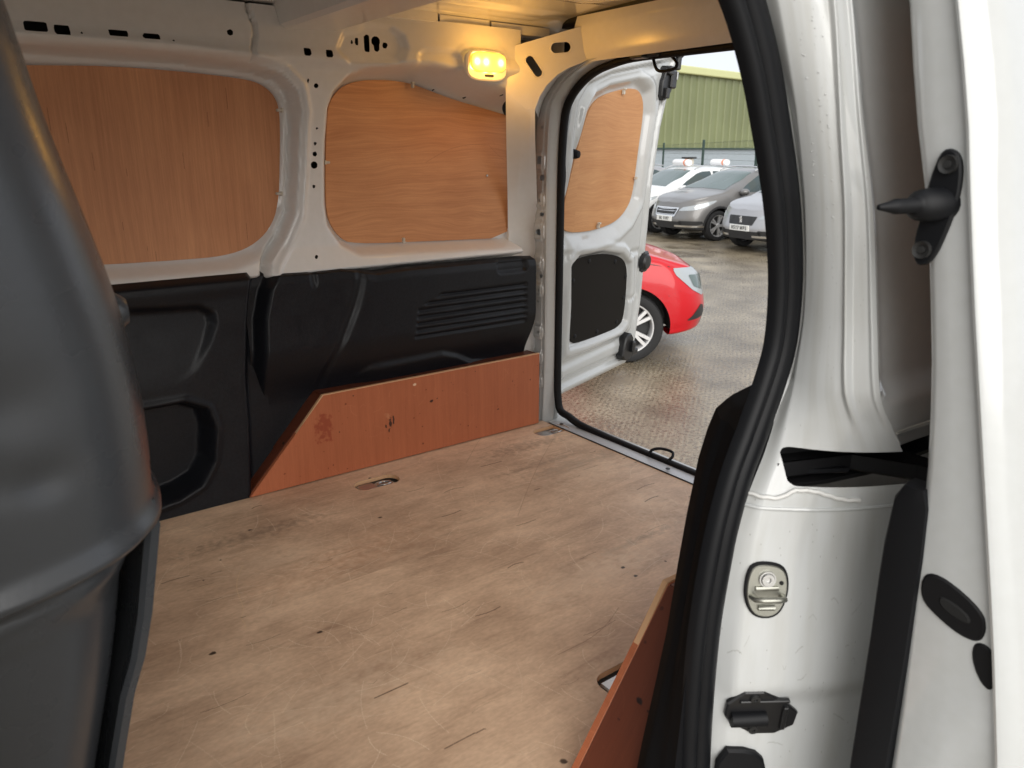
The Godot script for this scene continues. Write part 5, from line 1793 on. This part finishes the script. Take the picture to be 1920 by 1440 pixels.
func wheel(parent: Node3D, at: Vector3, r: float, side: float, spokes: int, m: Material, wide := 0.20) -> void:
	# axis along x; side +1 shows its face towards +x
	var xf := Transform3D(Basis(Vector3(0, 0, 1), Vector3(side, 0, 0), Vector3(0, 1, 0)), at)
	var rr := r * 0.70
	var ty := MB.new()
	ty.lathe(V2([rr * 0.98, -wide * 0.5, r * 0.94, -wide * 0.5, r, -wide * 0.36, r, wide * 0.30, r * 0.985, wide * 0.40, r * 0.95, wide * 0.5, r * 0.86, wide * 0.54, r * 0.76, wide * 0.52, rr, wide * 0.47]), 48, xf)
	var w := obj("wheel", ty.finish(40), M.tyre, parent)
	var ri := MB.new()
	ri.lathe(V2([rr * 0.92, -wide * 0.3, rr * 0.93, wide * 0.36, rr * 0.97, wide * 0.475, rr * 1.02, wide * 0.49, rr * 1.02, wide * 0.46]), 48, xf)
	for k in spokes:
		for d in [-1.0, 1.0]:
			var a := TAU * k / spokes
			var t: float = a + d * 0.16
			var u := Vector3(cos(a + d * 0.06), 0, sin(a + d * 0.06)) * r * 0.10
			var o := Vector3(cos(t), 0, sin(t)) * rr * 0.97
			var n := (o - u).normalized().cross(Vector3.UP) * r * 0.045
			var hi := Vector3(0, wide * 0.46, 0)
			var lo := Vector3(0, wide * 0.26, 0)
			var ho := Vector3(0, wide * 0.45, 0)
			ri.quad(xf * (u - n + hi), xf * (o - n + ho), xf * (o + n + ho), xf * (u + n + hi))
			ri.quad(xf * (u - n + lo), xf * (u - n + hi), xf * (o - n + ho), xf * (o - n + lo))
			ri.quad(xf * (u + n + hi), xf * (u + n + lo), xf * (o + n + lo), xf * (o + n + ho))
	ri.lathe(V2([r * 0.17, wide * 0.25, r * 0.16, wide * 0.46, r * 0.13, wide * 0.49, r * 0.09, wide * 0.48, 0.001, wide * 0.47]), 24, xf)
	obj("rim", ri.finish(30), m, w)
	var br := MB.new()
	br.lathe(V2([rr * 0.9, -wide * 0.1, rr * 0.9, wide * 0.02, r * 0.15, wide * 0.05, 0.001, wide * 0.05]), 32, xf)
	obj("brake_disc", br.finish(20), M.trim, w)

func car_parts(c: Node3D, s: Shape, paint_: Material, kind: String) -> void:
	var suv := kind != "hatch"
	var lof := func(p: Vector3) -> float: return p.z + s.L * 0.5
	obj("body", s.g.emit(func(p, _n): return s.arch(p, s.r * 1.17)), paint_, c)
	# dark inside of the arches and the underside
	var ar := MB.new()
	for ax in [s.fa, s.ra]:
		for sd in [-1.0, 1.0]:
			for k in 24:
				var a0 := -0.05 + (PI + 0.1) * k / 24.0
				var a1 := -0.05 + (PI + 0.1) * (k + 1) / 24.0
				var rr: float = s.r * 1.19
				var xo: float = sd * (s.W * 0.5 - 0.035)
				var xi: float = sd * (s.W * 0.5 - 0.31)
				var cz: float = ax - s.L * 0.5
				var p0 := Vector2(cos(a0), sin(a0)) * rr
				var p1 := Vector2(cos(a1), sin(a1)) * rr
				ar.quad(Vector3(xo, s.r + p0.y, cz + p0.x), Vector3(xi, s.r + p0.y, cz + p0.x), Vector3(xi, s.r + p1.y, cz + p1.x), Vector3(xo, s.r + p1.y, cz + p1.x))
				ar.tri(Vector3(xi, s.r, cz), Vector3(xi, s.r + p0.y, cz + p0.x), Vector3(xi, s.r + p1.y, cz + p1.x))
	ar.box(Vector3(0, s.low + 0.05, 0), Vector3(s.W * 0.55, 0.16, s.L - 0.9), 0.02)
	obj("arch_liner", ar.finish(40), M.trim, c)
	for ax in [s.fa, s.ra]:
		for sd in [-1.0, 1.0]:
			wheel(c, Vector3(sd * (s.W * 0.5 - 0.125), s.r, ax - s.L * 0.5), s.r, sd, 5, M.rim_bright if not suv else M.rim)
	var k := 1.0 if suv else 0.985
	# glass
	obj("windscreen", s.g.emit(func(p, n):
		var l: float = lof.call(p)
		var a := lerpf(0.70, 0.54, clampf((p.y - 1.08) / 0.4, 0, 1))
		return minf(minf(a - absf(p.x), n.y * signf(n.y) - 0.25), minf(l - 1.12, minf(2.02 - l, p.y - 1.065))), 0.004), M.glass, c)
	for sd in [-1.0, 1.0]:
		var front := V2([1.42, 1.045, 1.75, 1.22, 2.12, 1.40, 2.30, 1.445, 2.56, 1.455, 2.56, 1.055])
		var rear := V2([2.63, 1.055, 2.63, 1.455, 3.15, 1.43, 3.42, 1.36, 3.60, 1.15, 3.45, 1.07])
		if not suv:
			front = V2([1.5, 1.07, 1.85, 1.25, 2.2, 1.38, 2.5, 1.43, 2.7, 1.43, 2.7, 1.08])
			rear = V2([2.77, 1.08, 2.77, 1.43, 3.3, 1.40, 3.65, 1.32, 3.75, 1.15, 3.6, 1.1])
		for pg in [front, rear]:
			var m = s.g.emit(func(p, _n): return -1.0 if p.x * sd < 0.3 else -sdf(pg, lof.call(p), p.y), 0.004)
			if m != null: obj("side_window", m, M.glass_dark, c)
	# lamps
	for sd in [-1.0, 1.0]:
		var hl := V2([0.08, 0.66, 0.14, 0.745, 0.30, 0.80, 0.62, 0.875, 0.80, 0.90, 0.70, 0.84, 0.42, 0.735, 0.25, 0.685])
		if not suv: hl = V2([0.05, 0.62, 0.06, 0.84, 0.10, 0.87, 0.20, 0.885, 0.46, 0.895, 0.42, 0.83, 0.25, 0.69, 0.13, 0.62])
		var m = s.g.emit(func(p, _n): return -1.0 if p.x * sd < 0.40 else -sdf(hl, lof.call(p), p.y), 0.005)
		if m != null:
			var h := obj("headlight", m, M.lamp_glass, c)
			var inn := V2([0.13, 0.67, 0.12, 0.80, 0.30, 0.83, 0.24, 0.72]) if not suv else V2([0.22, 0.715, 0.30, 0.775, 0.48, 0.82, 0.40, 0.755])
			var im = s.g.emit(func(p, _n): return -1.0 if p.x * sd < 0.42 else -sdf(inn, lof.call(p), p.y), 0.008)
			if im != null: obj("reflector", im, M.chrome if suv else M.glass, h)
			var pr := MB.new()
			var pp := Vector3(sd * 0.66, 0.74 if suv else 0.84, 0.36 - s.L * 0.5)
			pr.lathe(V2([0.0, 0.0, 0.045, 0.005, 0.055, -0.03]), 16, Transform3D(Basis(Vector3(1, 0, 0), Vector3(sd * 0.5, 0.1, -0.85).normalized(), Vector3(0, 1, 0)), pp))
			obj("lens", pr.finish(40), M.chrome, h)
		var fg := V2([0.05, 0.36, 0.05, 0.45, 0.40, 0.45, 0.44, 0.40, 0.30, 0.36])
		if not suv: fg = V2([0.07, 0.41, 0.10, 0.52, 0.14, 0.54, 0.24, 0.44, 0.30, 0.40])
		m = s.g.emit(func(p, _n): return -1.0 if p.x * sd < 0.44 else -sdf(fg, lof.call(p), p.y), 0.004)
		if m != null:
			var fo := obj("fog_lamp", m, M.trim, c)
			var fl := MB.new()
			fl.lathe(V2([0.0, 0.02, 0.03, 0.015, 0.04, 0.0]), 14, Transform3D(Basis(Vector3(1, 0, 0), Vector3(sd * 0.6, 0, -0.8).normalized(), Vector3(0, 1, 0)), Vector3(sd * 0.665, 0.41, 0.245 - s.L * 0.5)))
			obj("bulb", fl.finish(40), M.chrome, fo)
		if suv:
			var br = s.g.emit(func(p, _n): return -1.0 if p.x * sd < 0.3 else minf(0.02 - absf(p.y - 0.335), 0.46 - lof.call(p)), 0.010)
			if br != null: obj("bumper_strip", br, M.chrome, c)
	# shut line between wing and bumper
	for sd in [-1.0, 1.0]:
		if suv: break
		var line := s.g.emit(func(p, _n): return -1.0 if p.x * sd < 0.5 else 0.0035 - capsule(Vector2(lof.call(p), p.y), Vector2(0.30, 0.72), Vector2(0.56, 0.62), 0.0), 0.0015)
		if line != null: obj("shut_line", line, M.trim, c)
		var line2 := s.g.emit(func(p, _n): return -1.0 if p.x * sd < 0.3 else 0.004 - capsule(Vector2(lof.call(p), p.y), Vector2(0.45, 0.905), Vector2(1.3, 1.015), 0.0), 0.0015)
		if line2 != null: obj("shut_line", line2, M.trim, c)
	# front openings
	var gr = s.g.emit(func(p, _n): return minf(0.37 - absf(p.x) - (0.70 - p.y) * 0.35, minf(minf(p.y - 0.545, 0.715 - p.y), 0.5 - lof.call(p))), 0.004)
	if gr != null:
		var go := obj("grille", gr, M.trim, c)
		if kind == "suv_bars":
			for i in 4:
				var gb = s.g.emit(func(p, _n): return minf(minf(0.34 - absf(p.x), 0.007 - absf(p.y - 0.575 - i * 0.038)), 0.5 - lof.call(p)), 0.012)
				if gb != null: obj("bar", gb, M.chrome, go)
			var rim = s.g.emit(func(p, _n): return minf(0.014 - absf(maxf(absf(p.x) - 0.37 + (0.70 - p.y) * 0.35, absf(p.y - 0.63) - 0.085)), 0.5 - lof.call(p)), 0.014)
			if rim != null: obj("surround", rim, M.chrome, go)
		elif kind == "suv_badge":
			# upright heraldic beast in chrome, as on the grille
			var em := MB.new()
			em.prism(V2([-0.035, -0.075, -0.015, -0.075, -0.012, -0.04, 0.008, -0.045, 0.012, -0.075, 0.034, -0.075, 0.028, -0.03, 0.022, 0.0, 0.042, 0.012, 0.04, 0.028, 0.018, 0.024, 0.026, 0.045, 0.012, 0.075, -0.012, 0.075, -0.024, 0.05, -0.04, 0.055, -0.042, 0.03, -0.024, 0.02, -0.022, -0.02]), 0.012, Transform3D(Basis(Vector3(-1, 0, 0), Vector3.UP, Vector3(0, 0, -1)), Vector3(0, 0.635, 0.035 - s.L * 0.5)), 0.003)
			obj("emblem", em.finish(20), M.chrome, go)
			for i in 7:
				for sd in [-1.0, 1.0]:
					var gb = s.g.emit(func(p, _n): return minf(minf(0.006 - absf(p.x * sd - 0.10 - i * 0.036), 0.07 - absf(p.y - 0.63)), 0.5 - lof.call(p)), 0.010)
					if gb != null: obj("bar", gb, M.bolt, go)
	var lg = s.g.emit(func(p, _n): return minf(0.50 - absf(p.x), minf(minf(p.y - 0.30, 0.43 - p.y), 0.4 - lof.call(p))), 0.004)
	if lg != null: obj("lower_grille", lg, M.trim, c)
	# dark cladding along the bottom and round the arches
	if suv:
		var cl = s.g.emit(func(p, _n): return minf(maxf(0.345 - p.y + 0.02 * sin(p.z), s.r * 1.30 - s.arch(p, 0.0)), s.arch(p, s.r * 1.16)) if p.y < 0.82 else -1.0, 0.008)
		if cl != null: obj("cladding", cl, M.trim, c)
	# mirrors
	for sd in [-1.0, 1.0]:
		var mi := MB.new()
		var b := Vector3(sd * (s.W * 0.5 + 0.045), 1.06 * k, 1.50 - s.L * 0.5)
		var rings := []
		for q in [[-0.10, 0.25], [-0.085, 0.7], [-0.03, 1.0], [0.03, 1.0], [0.05, 0.92]]:
			var rg := PackedVector3Array()
			for i in 14:
				var a := TAU * i / 14.0
				rg.append(b + Vector3(cos(a) * 0.105 * q[1], sin(a) * 0.075 * q[1], q[0]))
			rings.append(rg)
		mi.loft(rings, true, true)
		var mo := obj("mirror", mi.finish(50), paint_ if kind != "hatch" else paint_, c)
		var stl := MB.new()
		stl.box(b + Vector3(-sd * 0.08, -0.06, 0.0), Vector3(0.14, 0.04, 0.06), 0.01)
		obj("bracket", stl.finish(0), M.trim, mo)
	if suv:
		for sd in [-1.0, 1.0]:
			var rr := MB.new()
			rr.tube(spline(PackedVector3Array([Vector3(sd * 0.57, 1.50, 2.1 - s.L * 0.5), Vector3(sd * 0.57, 1.575, 2.35 - s.L * 0.5), Vector3(sd * 0.57, 1.59, 2.9 - s.L * 0.5), Vector3(sd * 0.565, 1.545, 3.5 - s.L * 0.5)]), 5), 0.016, 6)
			obj("roof_rail", rr.finish(60), M.chrome, c)

func number_plate(c: Node3D, s: Shape, text: String) -> void:
	var pl := MB.new()
	pl.box(Vector3(0, 0.485, -s.L * 0.5 + 0.005), Vector3(0.52, 0.115, 0.02), 0.004)
	var o := obj("number_plate", pl.finish(0), M.plate, c)
	var tm := TextMesh.new()
	tm.text = text
	var fnt := SystemFont.new()
	fnt.font_names = PackedStringArray(["Droid Sans"])
	fnt.font_weight = 700
	tm.font = fnt
	tm.font_size = 64
	tm.pixel_size = 0.00145
	tm.depth = 0.002
	var t := MeshInstance3D.new()
	t.name = "lettering"
	t.mesh = tm
	t.material_override = M.ink
	o.add_child(t, true)
	t.transform = Transform3D(Basis(Vector3(-1, 0, 0), Vector3.UP, Vector3(0, 0, -1)), Vector3(0, 0.485, -s.L * 0.5 - 0.007))

# a car placed by one front wheel
func car(called: String, label: String, s: Shape, heading: float, wheel_at: Vector3, wheel_side: float, group := "") -> Node3D:
	var b := Basis(Vector3.UP, heading)
	var loc := Vector3(wheel_side * (s.W * 0.5 - 0.03), 0, s.fa - s.L * 0.5)
	var o := thing(called, label, "car", wheel_at - b * loc, heading, group)
	return o

func roof_sign(c: Node3D, s: Shape, l: float, x: float, label: String) -> void:
	var p := c.transform * Vector3(x, 1.555, l - s.L * 0.5)
	var o := thing("roof_sign", label, "roof sign", p, c.rotation.y, "white roof signs with orange ends")
	var rings := []
	for q in [[-0.27, 0.9], [-0.26, 1.0], [0.16, 1.0], [0.17, 1.0]]:
		rings.append(sign_ring(q[0], q[1]))
	var m := MB.new()
	m.loft(rings, true, true)
	obj("box", m.finish(40), M.sign_white, o)
	var e := MB.new()
	e.loft([sign_ring(0.17, 1.0), sign_ring(0.22, 1.02), sign_ring(0.225, 1.02)], true, true)
	obj("end_band", e.finish(40), M.orange, o)
	var w := MB.new()
	w.loft([sign_ring(0.225, 1.0), sign_ring(0.27, 0.97), sign_ring(0.285, 0.85)], true, true)
	obj("end_cap", w.finish(40), M.sign_white, o)

func sign_ring(z: float, k: float) -> PackedVector3Array:
	var r := PackedVector3Array()
	for i in 16:
		var a := TAU * i / 16.0
		r.append(Vector3(-z, 0.10 + sin(a) * 0.085 * k, cos(a) * 0.11 * k))
	return r

func cars() -> void:
	var suv := suv_shape()
	var h := deg_to_rad(80.9)
	var g := "cars parked in a row across the yard"
	var grey := car("parked_car", "dark grey crossover car with barred chrome grille, second from the right in the row", suv, h, Vector3(14.13, GROUND, -11.19), -1.0, g)
	car_parts(grey, suv, M.car_grey, "suv_bars")
	number_plate(grey, suv, "BL 1197")
	var silver := car("parked_car", "silver crossover car with an emblem on its black grille, nearest of the row", suv, h, Vector3(13.55, GROUND, -8.68), -1.0, g)
	car_parts(silver, suv, M.car_silver, "suv_badge")
	number_plate(silver, suv, "KS17 WFS")
	var white := car("parked_car", "white crossover car parked beside the dark grey car", suv, h, Vector3(14.45, GROUND, -13.25), -1.0, g)
	car_parts(white, suv, M.car_white, "suv_plain")
	var pale := car("parked_car", "pale silver car half hidden behind the rear door, farthest of the row", suv, h, Vector3(14.8, GROUND, -16.1), -1.0, g)
	car_parts(pale, suv, M.car_silver, "suv_plain")
	roof_sign(white, suv, 2.25, 0.1, "white and orange roof sign at the front of the white car's roof")
	roof_sign(white, suv, 3.45, 0.0, "white and orange roof sign at the back of the white car's roof")
	roof_sign(grey, suv, 3.1, -0.25, "white roof sign on the dark grey car beside the black door seal")
	var hatch := hatch_shape()
	var red := car("parked_car", "bright red hatchback whose nose shows behind the van's open rear door", hatch, deg_to_rad(-125.9), Vector3(5.075, GROUND, -4.965), 1.0)
	car_parts(red, hatch, M.red, "hatch")
